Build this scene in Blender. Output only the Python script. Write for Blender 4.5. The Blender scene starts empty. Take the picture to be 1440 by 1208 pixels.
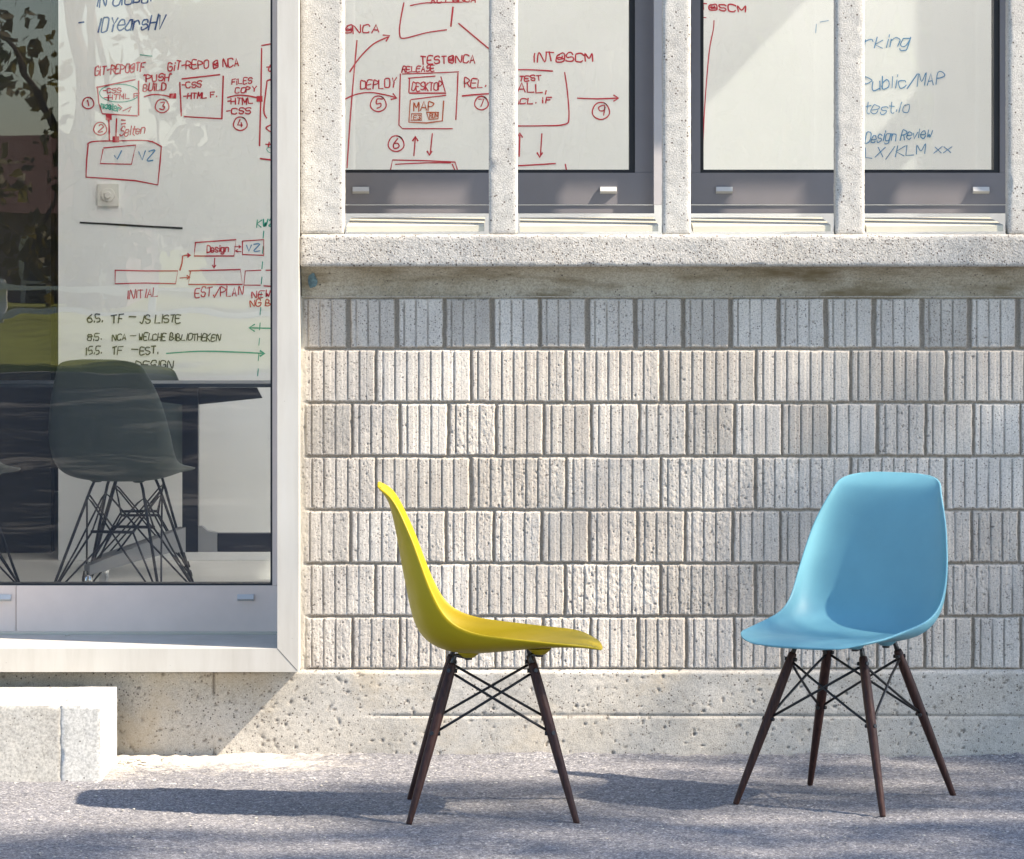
import bpy, bmesh, math, random
import numpy as np
from mathutils import Vector, Matrix, noise as mnoise

random.seed(7)
R = math.radians
scn = bpy.context.scene
COL = scn.collection

# ------------------------------------------------------------------ camera
EYE = 1.43
F = 5510.0                       # focal length in photograph pixels (1440 wide)
cam_d = bpy.data.cameras.new('camera')
cam = bpy.data.objects.new('camera', cam_d)
COL.objects.link(cam)
cam.location = (0, 0, EYE)
cam.rotation_euler = (R(90), 0, 0)
cam_d.sensor_width = 36
cam_d.lens = F / 1440 * 36
cam_d.shift_y = -274 / 1440
cam_d.clip_start = 0.1
cam_d.clip_end = 2000
scn.camera = cam

# ------------------------------------------------------------------ light
SUN = Vector((-0.79, 0.27, -0.83)).normalized()      # the way the light travels
elev = math.asin(-SUN.z)
azim = math.atan2(-SUN.x, -SUN.y)
world = bpy.data.worlds.new('World')
scn.world = world
world.use_nodes = True
wn = world.node_tree.nodes
wl = world.node_tree.links
sky = wn.new('ShaderNodeTexSky')
sky.sky_type = 'NISHITA'
sky.sun_disc = False
sky.sun_elevation = elev
sky.sun_rotation = azim
sky.air_density = 1.0
sky.dust_density = 0.7
sky.ozone_density = 2.0
wl.new(sky.outputs[0], wn['Background'].inputs[0])
wn['Background'].inputs[1].default_value = 0.14
sun_d = bpy.data.lights.new('sun', 'SUN')
sun_d.energy = 5.0
sun_d.angle = R(0.65)
sun_d.color = (1.0, 0.87, 0.70)
sun = bpy.data.objects.new('sun', sun_d)
COL.objects.link(sun)
sun.location = (20, -8, 22)
sun.rotation_euler = SUN.to_track_quat('-Z', 'Y').to_euler()
scn.view_settings.view_transform = 'Standard'
scn.view_settings.look = 'None'
scn.view_settings.gamma = 1.0
scn.view_settings.exposure = 1.5
scn.cycles.max_bounces = 10
scn.cycles.diffuse_bounces = 5
scn.cycles.transparent_max_bounces = 24
scn.cycles.use_denoising = True

# ------------------------------------------------------------------ helpers
def tag(o, label=None, cat=None, group=None, kind=None):
    if label: o['label'] = label
    if cat: o['category'] = cat
    if group: o['group'] = group
    if kind: o['kind'] = kind
    return o

def empty(name, loc=(0, 0, 0), rz=0):
    o = bpy.data.objects.new(name, None)
    o.empty_display_size = 0.1
    COL.objects.link(o)
    o.location = loc
    o.rotation_euler = (0, 0, rz)
    return o

def link(name, me, mat, parent=None, smooth=False):
    o = bpy.data.objects.new(name, me)
    COL.objects.link(o)
    if mat: me.materials.append(mat)
    if parent: o.parent = parent
    if smooth: me.shade_smooth()
    return o

def finish(name, bm, mat, parent=None, smooth=False, bevel=0, seg=2):
    if bevel:
        es = [e for e in bm.edges if len(e.link_faces) == 2 and e.calc_face_angle(0) > R(35)]
        bmesh.ops.bevel(bm, geom=es, offset=bevel, segments=seg, profile=0.5, affect='EDGES')
    bmesh.ops.recalc_face_normals(bm, faces=bm.faces)
    me = bpy.data.meshes.new(name)
    bm.to_mesh(me)
    bm.free()
    return link(name, me, mat, parent, smooth)

def box(bm, x0, x1, y0, y1, z0, z1):
    v = [bm.verts.new(p) for p in ((x0, y0, z0), (x1, y0, z0), (x1, y1, z0), (x0, y1, z0),
                                   (x0, y0, z1), (x1, y0, z1), (x1, y1, z1), (x0, y1, z1))]
    for f in ((3, 2, 1, 0), (4, 5, 6, 7), (0, 1, 5, 4), (1, 2, 6, 5), (2, 3, 7, 6), (3, 0, 4, 7)):
        bm.faces.new([v[i] for i in f])

def obox(name, x0, x1, y0, y1, z0, z1, mat, parent=None, bevel=0.0):
    bm = bmesh.new()
    box(bm, x0, x1, y0, y1, z0, z1)
    return finish(name, bm, mat, parent, bevel=bevel)

def tube(bm, pts, rads, seg=10, cap=True):
    pts = [Vector(p) for p in pts]
    if not hasattr(rads, '__len__'): rads = [rads] * len(pts)
    rings = []
    up = None
    for i, p in enumerate(pts):
        d = (pts[min(i + 1, len(pts) - 1)] - pts[max(i - 1, 0)]).normalized()
        if up is None:
            up = d.orthogonal().normalized()
        else:
            up = (up - d * up.dot(d)).normalized()
        s = d.cross(up)
        rings.append([bm.verts.new(p + (up * math.cos(a) + s * math.sin(a)) * rads[i])
                      for a in (2 * math.pi * k / seg for k in range(seg))])
    for a, b in zip(rings, rings[1:]):
        for k in range(seg):
            bm.faces.new((a[k], a[(k + 1) % seg], b[(k + 1) % seg], b[k]))
    if cap:
        bm.faces.new(rings[0][::-1])
        bm.faces.new(rings[-1])

def prism(bm, poly, y0, y1):
    """outline in x,z extruded along y"""
    a = [bm.verts.new((x, y0, z)) for x, z in poly]
    b = [bm.verts.new((x, y1, z)) for x, z in poly]
    bm.faces.new(a)
    bm.faces.new(b[::-1])
    n = len(poly)
    for i in range(n):
        bm.faces.new((a[i], b[i], b[(i + 1) % n], a[(i + 1) % n]))

def rough_box(name, x0, x1, y0, y1, z0, z1, mat, parent, res=0.01, amp=0.0014, rnd=0.004, seed=0.0):
    """a cast block: close grid of faces, rounded and slightly ragged edges"""
    bm = bmesh.new()
    def loops(a, b):
        n = max(1, min(400, int(round((b - a - 2 * rnd) / res))))
        return [a] + [a + rnd + (b - a - 2 * rnd) * k / n for k in range(n + 1)] + [b]
    LX, LY, LZ = loops(x0, x1), loops(y0, y1), loops(z0, z1)
    nx, ny, nz = len(LX) - 1, len(LY) - 1, len(LZ) - 1
    cache = {}
    lo, hi = Vector((x0, y0, z0)), Vector((x1, y1, z1))
    def vert(i, j, k):
        key = (i, j, k)
        if key not in cache:
            p = Vector((LX[i], LY[j], LZ[k]))
            q = Vector([min(max(p[a], lo[a] + rnd), hi[a] - rnd) for a in range(3)])
            d = p - q
            if d.length > 1e-9:
                edge = sum(1 for a in range(3) if abs(d[a]) > 1e-9)
                dn = d.normalized()
                n = mnoise.noise(p * 40 + Vector((seed, 3.1, 0))) * 0.6 + mnoise.noise(p * 110 + Vector((seed, 0, 7))) * 0.4
                chip = 0
                if edge > 1:
                    c = mnoise.noise(p * 22 + Vector((seed, 9, 2)))
                    chip = max(0, c - 0.25) * 6 * amp
                p = q + dn * (rnd + n * amp - chip)
            cache[key] = bm.verts.new(p)
        return cache[key]
    for i in range(nx):
        for j in range(ny):
            for k in (0, nz):
                bm.faces.new([vert(i, j, k), vert(i + 1, j, k), vert(i + 1, j + 1, k), vert(i, j + 1, k)])
    for i in range(nx):
        for k in range(nz):
            for j in (0, ny):
                bm.faces.new([vert(i, j, k), vert(i + 1, j, k), vert(i + 1, j, k + 1), vert(i, j, k + 1)])
    for j in range(ny):
        for k in range(nz):
            for i in (0, nx):
                bm.faces.new([vert(i, j, k), vert(i, j + 1, k), vert(i, j + 1, k + 1), vert(i, j, k + 1)])
    return finish(name, bm, mat, parent, smooth=True)

RNG = np.random.default_rng(11)
def vnoise(nz, nx, cz, cx=None):
    """smooth value noise in -1..1 on a grid of nz by nx, cell sizes in samples"""
    cx = cx or cz
    g = RNG.uniform(-1, 1, (int(nz / cz) + 3, int(nx / cx) + 3))
    zz = np.arange(nz) / cz
    xx = np.arange(nx) / cx
    zi, xi = zz.astype(int), xx.astype(int)
    zf, xf = zz - zi, xx - xi
    zf = (zf * zf * (3 - 2 * zf))[:, None]
    xf = (xf * xf * (3 - 2 * xf))[None, :]
    a = g[np.ix_(zi, xi)]; b = g[np.ix_(zi, xi + 1)]
    c = g[np.ix_(zi + 1, xi)]; d = g[np.ix_(zi + 1, xi + 1)]
    return (a * (1 - xf) + b * xf) * (1 - zf) + (c * (1 - xf) + d * xf) * zf

def pits(h, n, rmin, rmax, dmin, dmax, dz, dx, mask=None, store=None):
    """press n small round holes into a height grid"""
    nz, nx = h.shape
    for _ in range(n):
        r = rmin + (rmax - rmin) * RNG.random() ** 2.5
        cz, cx = RNG.random() * nz, RNG.random() * nx
        if mask is not None and RNG.random() > mask[int(cz), int(cx)]: continue
        e = 0.7 + 0.6 * RNG.random()
        rz, rx = r / dz * e, r / dx / e
        z0, z1 = max(0, int(cz - rz - 1)), min(nz, int(cz + rz + 2))
        x0, x1 = max(0, int(cx - rx - 1)), min(nx, int(cx + rx + 2))
        if z1 <= z0 or x1 <= x0: continue
        d = ((np.arange(z0, z1)[:, None] - cz) / rz) ** 2 + ((np.arange(x0, x1)[None, :] - cx) / rx) ** 2
        w = np.clip(1.2 - d, 0, 1)
        dep = dmin + (dmax - dmin) * RNG.random()
        h[z0:z1, x0:x1] -= w * dep
        if store is not None:
            store[z0:z1, x0:x1] = np.maximum(store[z0:z1, x0:x1], w)

def grid_mesh(name, co, nz, nx, attrs=None):
    """co: (nz*nx,3)"""
    me = bpy.data.meshes.new(name)
    idx = np.arange(nz * nx).reshape(nz, nx)
    q = np.stack([idx[:-1, :-1], idx[:-1, 1:], idx[1:, 1:], idx[1:, :-1]], -1).reshape(-1, 4)
    me.vertices.add(nz * nx)
    me.vertices.foreach_set('co', co.astype(np.float32).ravel())
    me.loops.add(q.size)
    me.loops.foreach_set('vertex_index', q.astype(np.int32).ravel())
    me.polygons.add(len(q))
    me.polygons.foreach_set('loop_start', np.arange(0, q.size, 4, dtype=np.int32))
    me.polygons.foreach_set('loop_total', np.full(len(q), 4, dtype=np.int32))
    for k, v in (attrs or {}).items():
        a = me.attributes.new(k, 'FLOAT', 'POINT')
        a.data.foreach_set('value', v.astype(np.float32).ravel())
    me.update(calc_edges=True)
    return me

# ------------------------------------------------------------------ materials
def base_mat(name):
    m = bpy.data.materials.new(name)
    m.use_nodes = True
    nt = m.node_tree
    return m, nt, nt.nodes, nt.links, nt.nodes['Principled BSDF']

def coords(nt, scale=(1, 1, 1)):
    tc = nt.nodes.new('ShaderNodeTexCoord')
    mp = nt.nodes.new('ShaderNodeMapping')
    mp.inputs['Scale'].default_value = scale
    nt.links.new(tc.outputs['Object'], mp.inputs[0])
    return mp.outputs[0]

def n_noise(nt, vec, scale, detail=4, rough=0.55, dist=0):
    n = nt.nodes.new('ShaderNodeTexNoise')
    n.inputs['Scale'].default_value = scale
    n.inputs['Detail'].default_value = detail
    n.inputs['Roughness'].default_value = rough
    n.inputs['Distortion'].default_value = dist
    nt.links.new(vec, n.inputs['Vector'])
    return n.outputs['Fac']

def n_ramp(nt, fac, stops):
    r = nt.nodes.new('ShaderNodeValToRGB')
    el = r.color_ramp.elements
    el[0].position, el[0].color = stops[0][0], (*stops[0][1], 1)
    el[1].position, el[1].color = stops[-1][0], (*stops[-1][1], 1)
    for p, c in stops[1:-1]:
        e = el.new(p)
        e.color = (*c, 1)
    nt.links.new(fac, r.inputs[0])
    return r.outputs[0]

def g(v): return (v, v, v)

def n_mix(nt, fac, a, b, mode='MIX'):
    m = nt.nodes.new('ShaderNodeMix')
    m.data_type = 'RGBA'
    m.blend_type = mode
    for sock, v in ((m.inputs[0], fac), (m.inputs[6], a), (m.inputs[7], b)):
        if isinstance(v, (int, float)): sock.default_value = v
        elif isinstance(v, tuple): sock.default_value = (*v, 1)
        else: nt.links.new(v, sock)
    return m.outputs[2]

def n_math(nt, op, a, b=None, clamp=False):
    m = nt.nodes.new('ShaderNodeMath')
    m.operation = op
    m.use_clamp = clamp
    for i, v in enumerate((a, b)):
        if v is None: continue
        if isinstance(v, (int, float)): m.inputs[i].default_value = v
        else: nt.links.new(v, m.inputs[i])
    return m.outputs[0]

def n_bump(nt, height, strength, dist, prev=None):
    b = nt.nodes.new('ShaderNodeBump')
    b.inputs['Strength'].default_value = strength
    b.inputs['Distance'].default_value = dist
    nt.links.new(height, b.inputs['Height'])
    if prev: nt.links.new(prev, b.inputs['Normal'])
    return b.outputs[0]

def n_vor(nt, vec, scale, feature='F1', out='Distance', rnd=1):
    v = nt.nodes.new('ShaderNodeTexVoronoi')
    v.feature = feature
    v.inputs['Scale'].default_value = scale
    v.inputs['Randomness'].default_value = rnd
    nt.links.new(vec, v.inputs['Vector'])
    return v.outputs[out]

def holes(nt, vec, scale, size, share):
    """1 inside scattered little round holes, 0 elsewhere"""
    v = nt.nodes.new('ShaderNodeTexVoronoi')
    v.inputs['Scale'].default_value = scale
    nt.links.new(vec, v.inputs['Vector'])
    sep = nt.nodes.new('ShaderNodeSeparateColor')
    nt.links.new(v.outputs['Color'], sep.inputs[0])
    sz = n_math(nt, 'MULTIPLY', sep.outputs[1], size)
    inside = n_math(nt, 'LESS_THAN', v.outputs['Distance'], sz)
    keep = n_math(nt, 'LESS_THAN', sep.outputs[0], share)
    return n_math(nt, 'MULTIPLY', inside, keep)

def plain(name, col, rough=0.5, metal=0.0, var=0.0, scale=6.0, bump=0.0, bscale=200.0, spec=0.5):
    m, nt, N, L, P = base_mat(name)
    P.inputs['Roughness'].default_value = rough
    P.inputs['Metallic'].default_value = metal
    P.inputs['Specular IOR Level'].default_value = spec
    vec = coords(nt)
    if var:
        f = n_noise(nt, vec, scale)
        c = n_ramp(nt, f, [(0.3, tuple(v * (1 - var) for v in col)), (0.7, tuple(min(1, v * (1 + var)) for v in col))])
        L.new(c, P.inputs['Base Color'])
    else:
        P.inputs['Base Color'].default_value = (*col, 1)
    if bump:
        L.new(n_bump(nt, n_noise(nt, vec, bscale, 3), bump, 0.002), P.inputs['Normal'])
    return m

def concrete(name, ca, cb, grain=330, gstr=0.5, gdist=0.003, pit=None, stain=None, speck=0.0):
    m, nt, N, L, P = base_mat(name)
    vec = coords(nt)
    c = n_ramp(nt, n_noise(nt, vec, 5, 6, 0.65), [(0.32, ca), (0.68, cb)])
    fine = n_noise(nt, vec, grain, 3, 0.6)
    c = n_mix(nt, 0.7, c, n_ramp(nt, fine, [(0.3, g(0.45)), (0.6, g(1.0))]), 'MULTIPLY')
    c = n_mix(nt, 0.5, c, n_ramp(nt, n_noise(nt, vec, 95, 3, 0.7), [(0.36, g(0.68)), (0.52, g(1.0))]), 'MULTIPLY')
    hgt = fine
    if speck:
        h0 = holes(nt, vec, 190, 0.55, speck)
        c = n_mix(nt, h0, c, (0.13, 0.11, 0.10))
        hgt = n_math(nt, 'SUBTRACT', hgt, h0)
    if pit:
        h1 = holes(nt, vec, pit[0], pit[1], pit[2])
        h2 = holes(nt, vec, pit[0] * 2.6, 0.4, pit[2] * 1.2)
        hh = n_math(nt, 'MAXIMUM', h1, h2)
        c = n_mix(nt, n_math(nt, 'MULTIPLY', hh, 0.85), c, (0.06, 0.05, 0.045))
        hgt = n_math(nt, 'SUBTRACT', hgt, n_math(nt, 'MULTIPLY', hh, 3.0))
    if stain:
        sv = coords(nt, stain[3] if len(stain) > 3 else (1, 1, 1))
        f = n_ramp(nt, n_noise(nt, sv, stain[1], 5, 0.6), [(stain[2], g(0)), (stain[2] + 0.2, g(1))])
        c = n_mix(nt, f, c, stain[0])
    L.new(c, P.inputs['Base Color'])
    L.new(n_bump(nt, hgt, gstr, gdist), P.inputs['Normal'])
    P.inputs['Roughness'].default_value = 0.92
    P.inputs['Specular IOR Level'].default_value = 0.25
    return m

M = {}
M['stipple'] = concrete('stippled_concrete', (0.46, 0.435, 0.40), (0.58, 0.555, 0.52), 240, 0.65, 0.0035, speck=0.22)
M['pillar'] = concrete('pillar_concrete', (0.48, 0.46, 0.43), (0.58, 0.565, 0.53), 260, 0.45, 0.003, speck=0.11)
M['plinth'] = concrete('plinth_concrete', (0.45, 0.42, 0.37), (0.58, 0.55, 0.50), 300, 0.45, 0.002, pit=(60, 0.22, 0.12),
                       stain=((0.47, 0.40, 0.30), 3.2, 0.55), speck=0.06)
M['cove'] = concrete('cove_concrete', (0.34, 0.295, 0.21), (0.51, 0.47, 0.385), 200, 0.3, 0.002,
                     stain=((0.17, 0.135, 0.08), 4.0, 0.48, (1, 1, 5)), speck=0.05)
M['step'] = concrete('step_concrete', (0.47, 0.445, 0.40), (0.56, 0.54, 0.495), 160, 0.25, 0.002, pit=(34, 0.10, 0.18))
M['step_white'] = concrete('white_step_concrete', (0.58, 0.57, 0.54), (0.64, 0.63, 0.60), 160, 0.2, 0.002, pit=(34, 0.09, 0.16))
M['wall_plain'] = concrete('plain_concrete', (0.48, 0.45, 0.41), (0.60, 0.57, 0.53), 200, 0.3, 0.002)
M['sill'] = plain('sill_sheet_metal', (0.50, 0.48, 0.40), 0.4, var=0.06, scale=12)
M['alu'] = plain('grey_window_metal', (0.175, 0.168, 0.185), 0.38, var=0.03, scale=14, spec=0.5)
M['alu_bounce_lit'] = plain('bounce_lit_window_metal', (0.72, 0.60, 0.53), 0.65, var=0.03, scale=14, spec=0.2)  # same grey window metal, bounced light painted in as a paler colour
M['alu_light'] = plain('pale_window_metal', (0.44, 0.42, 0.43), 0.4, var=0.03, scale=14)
M['gasket'] = plain('black_rubber', (0.012, 0.013, 0.018), 0.5)
M['cap'] = plain('silver_cap', (0.50, 0.50, 0.50), 0.45, 0.0)
M['board'] = plain('white_board', (0.85, 0.84, 0.81), 0.28, var=0.03, scale=2.5)
M['socket'] = plain('socket_plastic', (0.72, 0.70, 0.63), 0.4)
M['ceiling'] = plain('ceiling_white', (0.82, 0.81, 0.79), 0.9)
M['room_floor'] = plain('grey_room_floor', (0.52, 0.51, 0.475), 0.45, var=0.05, scale=5)
M['dark_wall'] = plain('dark_room_wall', (0.030, 0.028, 0.028), 0.8, var=0.1)
M['red'] = plain('red_marker', (0.50, 0.015, 0.04), 0.6)
M['blue'] = plain('blue_marker', (0.035, 0.085, 0.25), 0.6)
M['sky_blue'] = plain('faded_blue_marker', (0.10, 0.27, 0.48), 0.6)
M['green'] = plain('green_marker', (0.015, 0.33, 0.24), 0.6)
M['black'] = plain('black_marker', (0.015, 0.016, 0.02), 0.6)
M['orange'] = plain('orange_marker', (0.50, 0.09, 0.02), 0.6)
M['steel'] = plain('black_steel', (0.016, 0.016, 0.018), 0.38, 0.3)
M['wire'] = plain('dark_wire', (0.020, 0.022, 0.034), 0.4, 0.3)
M['bracket'] = plain('bracket_steel', (0.06, 0.058, 0.058), 0.35, 0.6)
M['table'] = plain('dark_table_top', (0.018, 0.026, 0.042), 0.3)
M['table_leg'] = plain('dark_table_metal', (0.022, 0.022, 0.032), 0.35, 0.2)
M['grey_metal'] = plain('grey_cast_metal', (0.36, 0.35, 0.35), 0.4, 0.3, var=0.05)
M['chrome'] = plain('chrome', (0.75, 0.75, 0.76), 0.1, 1.0)
M['stone'] = concrete('rubble_stone', (0.45, 0.42, 0.36), (0.62, 0.59, 0.54), 200, 0.4, 0.002)

def shell_mat(name, col, rough):
    m, nt, N, L, P = base_mat(name)
    vec = coords(nt)
    f = n_noise(nt, vec, 9, 6, 0.65)
    dust_and_sun = n_math(nt, 'MULTIPLY', holes(nt, vec, 170, 0.14, 0.10), 0.25)
    L.new(n_mix(nt, dust_and_sun, n_ramp(nt, f, [(0.3, tuple(v * 0.95 for v in col)), (0.7, tuple(v * 1.04 for v in col))]), (0.5, 0.48, 0.44)), P.inputs['Base Color'])
    L.new(n_ramp(nt, n_noise(nt, vec, 22, 5, 0.7), [(0.3, g(rough - 0.05)), (0.7, g(rough + 0.08))]), P.inputs['Roughness'])
    L.new(n_bump(nt, n_noise(nt, vec, 600, 2), 0.05, 0.001), P.inputs['Normal'])
    P.inputs['Specular IOR Level'].default_value = 0.34
    return m
M['yellow_shell'] = shell_mat('yellow_plastic', (0.375, 0.275, 0.002), 0.48)
M['blue_shell'] = shell_mat('blue_plastic', (0.130, 0.320, 0.395), 0.47)
M['black_shell'] = shell_mat('black_plastic', (0.060, 0.074, 0.070), 0.48)
def frame_mat():
    m, nt, N, L, P = base_mat('cream_frame_paint')
    vec = coords(nt)
    st = n_noise(nt, coords(nt, (7, 7, 0.8)), 2.5, 6, 0.65)
    c = n_ramp(nt, st, [(0.3, (0.42, 0.40, 0.365)), (0.55, (0.475, 0.46, 0.425)), (0.75, (0.485, 0.475, 0.45))])
    c = n_mix(nt, n_math(nt, 'MULTIPLY', holes(nt, vec, 45, 0.07, 0.25), 0.6), c, (0.16, 0.14, 0.12))
    L.new(c, P.inputs['Base Color'])
    L.new(n_bump(nt, n_noise(nt, vec, 5, 2), 0.12, 0.01), P.inputs['Normal'])
    P.inputs['Roughness'].default_value = 0.5
    return m
M['white_frame'] = frame_mat()
def wood():
    m, nt, N, L, P = base_mat('dark_walnut')
    vec = coords(nt, (1, 1, 0.07))
    f = n_noise(nt, vec, 130, 5, 0.6)
    L.new(n_ramp(nt, f, [(0.3, (0.020, 0.009, 0.008)), (0.7, (0.060, 0.026, 0.021))]), P.inputs['Base Color'])
    P.inputs['Roughness'].default_value = 0.5
    P.inputs['Specular IOR Level'].default_value = 0.22
    L.new(n_bump(nt, f, 0.15, 0.001), P.inputs['Normal'])
    return m
M['wood'] = wood()

def glass():
    m, nt, N, L, P = base_mat('window_glass')
    N.remove(P)
    out = N['Material Output']
    tr = N.new('ShaderNodeBsdfTransparent')
    tr.inputs[0].default_value = (0.965, 0.975, 0.965, 1)
    gl = N.new('ShaderNodeBsdfGlossy')
    gl.inputs['Roughness'].default_value = 0.0
    vec = coords(nt, (1.0, 1, 2.2))
    L.new(n_bump(nt, n_noise(nt, vec, 2.2, 2), 0.012, 0.02), gl.inputs['Normal'])
    fr = N.new('ShaderNodeFresnel')
    fr.inputs[0].default_value = 1.6
    mx = N.new('ShaderNodeMixShader')
    L.new(fr.outputs[0], mx.inputs[0])
    L.new(tr.outputs[0], mx.inputs[1])
    L.new(gl.outputs[0], mx.inputs[2])
    # dust and dried drops
    dv = coords(nt)
    dust_and_sun = holes(nt, dv, 120, 0.16, 0.35)
    veil = n_ramp(nt, n_noise(nt, dv, 3.0, 5, 0.7), [(0.35, g(0.002)), (0.8, g(0.010))])
    dn = n_math(nt, 'ADD', n_math(nt, 'MULTIPLY', dust_and_sun, 0.22), veil, True)
    di = N.new('ShaderNodeBsdfDiffuse')
    di.inputs[0].default_value = (0.6, 0.58, 0.55, 1)
    m2 = N.new('ShaderNodeMixShader')
    L.new(dn, m2.inputs[0])
    L.new(mx.outputs[0], m2.inputs[1])
    L.new(di.outputs[0], m2.inputs[2])
    L.new(m2.outputs[0], out.inputs[0])
    return m
M['glass'] = glass()

def attr(nt, name):
    a = nt.nodes.new('ShaderNodeAttribute')
    a.attribute_name = name
    return a.outputs['Fac']

def block_mat():
    m, nt, N, L, P = base_mat('ribbed_concrete_block')
    vec = coords(nt)
    tone = attr(nt, 'tone')
    c = n_ramp(nt, tone, [(0.0, (0.48, 0.44, 0.385)), (0.5, (0.60, 0.555, 0.495)), (1.0, (0.70, 0.655, 0.59))])
    big = n_noise(nt, vec, 7, 5, 0.65)
    c = n_mix(nt, 0.6, c, n_ramp(nt, big, [(0.3, (0.78, 0.77, 0.78)), (0.65, (1, 1, 1))]), 'MULTIPLY')
    fine = n_noise(nt, vec, 220, 3, 0.65)
    c = n_mix(nt, 0.65, c, n_ramp(nt, fine, [(0.33, g(0.45)), (0.55, g(1))]), 'MULTIPLY')
    strk = n_noise(nt, coords(nt, (9, 1, 1.2)), 2.2, 5, 0.6)
    c = n_mix(nt, 0.35, c, n_ramp(nt, strk, [(0.35, (0.72, 0.70, 0.70)), (0.6, (1, 1, 1))]), 'MULTIPLY')
    sp = holes(nt, vec, 190, 0.5, 0.22)
    c = n_mix(nt, n_math(nt, 'MULTIPLY', sp, 0.75), c, (0.12, 0.10, 0.09))
    c = n_mix(nt, n_math(nt, 'MULTIPLY', attr(nt, 'pit'), 0.55), c, (0.13, 0.11, 0.095))
    c = n_mix(nt, attr(nt, 'joint'), c, n_ramp(nt, fine, [(0.3, (0.22, 0.185, 0.145)), (0.7, (0.36, 0.315, 0.26))]))
    c = n_mix(nt, attr(nt, 'smear'), c, (0.60, 0.55, 0.46))
    L.new(c, P.inputs['Base Color'])
    hgt = n_math(nt, 'SUBTRACT', fine, sp)
    L.new(n_bump(nt, hgt, 0.5, 0.002), P.inputs['Normal'])
    P.inputs['Roughness'].default_value = 0.92
    P.inputs['Specular IOR Level'].default_value = 0.25
    return m
M['block'] = block_mat()

def asphalt_mat():
    m, nt, N, L, P = base_mat('worn_asphalt')
    vec = coords(nt)
    cell = n_vor(nt, vec, 230, out='Color')
    sep = N.new('ShaderNodeSeparateColor')
    L.new(cell, sep.inputs[0])
    c = n_ramp(nt, sep.outputs[0], [(0.0, (0.13, 0.132, 0.15)), (0.45, (0.235, 0.235, 0.258)), (0.8, (0.335, 0.33, 0.35)), (0.93, (0.40, 0.39, 0.39)), (1.0, (0.58, 0.56, 0.54))])
    big = n_noise(nt, vec, 1.6, 6, 0.62)
    c = n_mix(nt, 0.6, c, n_ramp(nt, big, [(0.35, g(0.74)), (0.65, g(1.0))]), 'MULTIPLY')
    mid = n_noise(nt, vec, 38, 4, 0.7)
    c = n_mix(nt, 0.65, c, n_ramp(nt, mid, [(0.35, g(0.5)), (0.6, g(1.0))]), 'MULTIPLY')
    c = n_mix(nt, 0.7, c, n_ramp(nt, n_noise(nt, vec, 150, 3, 0.75), [(0.40, g(0.42)), (0.55, g(1.0))]), 'MULTIPLY')
    c = n_mix(nt, attr(nt, 'dust_and_sun'), c, n_mix(nt, 0.6, (0.58, 0.54, 0.48), n_ramp(nt, n_noise(nt, vec, 150, 3, 0.7), [(0.35, g(0.45)), (0.55, g(1.0))]), 'MULTIPLY'))
    L.new(c, P.inputs['Base Color'])
    hgt = n_noise(nt, vec, 260, 4, 0.7)
    L.new(n_bump(nt, hgt, 0.7, 0.004), P.inputs['Normal'])
    P.inputs['Roughness'].default_value = 0.8
    P.inputs['Specular IOR Level'].default_value = 0.35
    return m
M['asphalt'] = asphalt_mat()

def leaf_mat(name, ca, cb):
    m, nt, N, L, P = base_mat(name)
    vec = coords(nt)
    L.new(n_ramp(nt, n_noise(nt, vec, 1.3, 4), [(0.3, ca), (0.7, cb)]), P.inputs['Base Color'])
    P.inputs['Roughness'].default_value = 0.55
    tl = N.new('ShaderNodeBsdfTranslucent')
    tl.inputs[0].default_value = (cb[0] * 1.3, cb[1] * 1.3, cb[2] * 0.6, 1)
    mx = N.new('ShaderNodeMixShader')
    mx.inputs[0].default_value = 0.35
    L.new(P.outputs[0], mx.inputs[1])
    L.new(tl.outputs[0], mx.inputs[2])
    L.new(mx.outputs[0], N['Material Output'].inputs[0])
    return m
M['leaf'] = leaf_mat('green_leaves', (0.07, 0.11, 0.02), (0.14, 0.19, 0.045))
M['leaf_dark'] = leaf_mat('dark_leaves', (0.06, 0.075, 0.022), (0.115, 0.13, 0.04))
M['leaf_brown'] = leaf_mat('olive_leaves', (0.12, 0.095, 0.045), (0.20, 0.165, 0.07))
M['bark'] = plain('bark', (0.14, 0.10, 0.08), 0.9, var=0.35, scale=14, bump=0.6, bscale=30)
M['grass'] = plain('lawn_grass', (0.25, 0.27, 0.055), 0.9, var=0.3, scale=1.1, bump=0.8, bscale=60)
M['house_wall'] = plain('house_render', (0.30, 0.23, 0.24), 0.9, var=0.1)
M['house_white'] = plain('house_white_paint', (0.78, 0.78, 0.78), 0.6)
M['house_roof'] = plain('house_roof', (0.12, 0.06, 0.045), 0.8, var=0.2)
M['house_pane'] = plain('house_pane', (0.05, 0.06, 0.08), 0.1)
M['kerb'] = plain('kerb_stone', (0.36, 0.35, 0.34), 0.9, var=0.1, bump=0.4)

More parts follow.
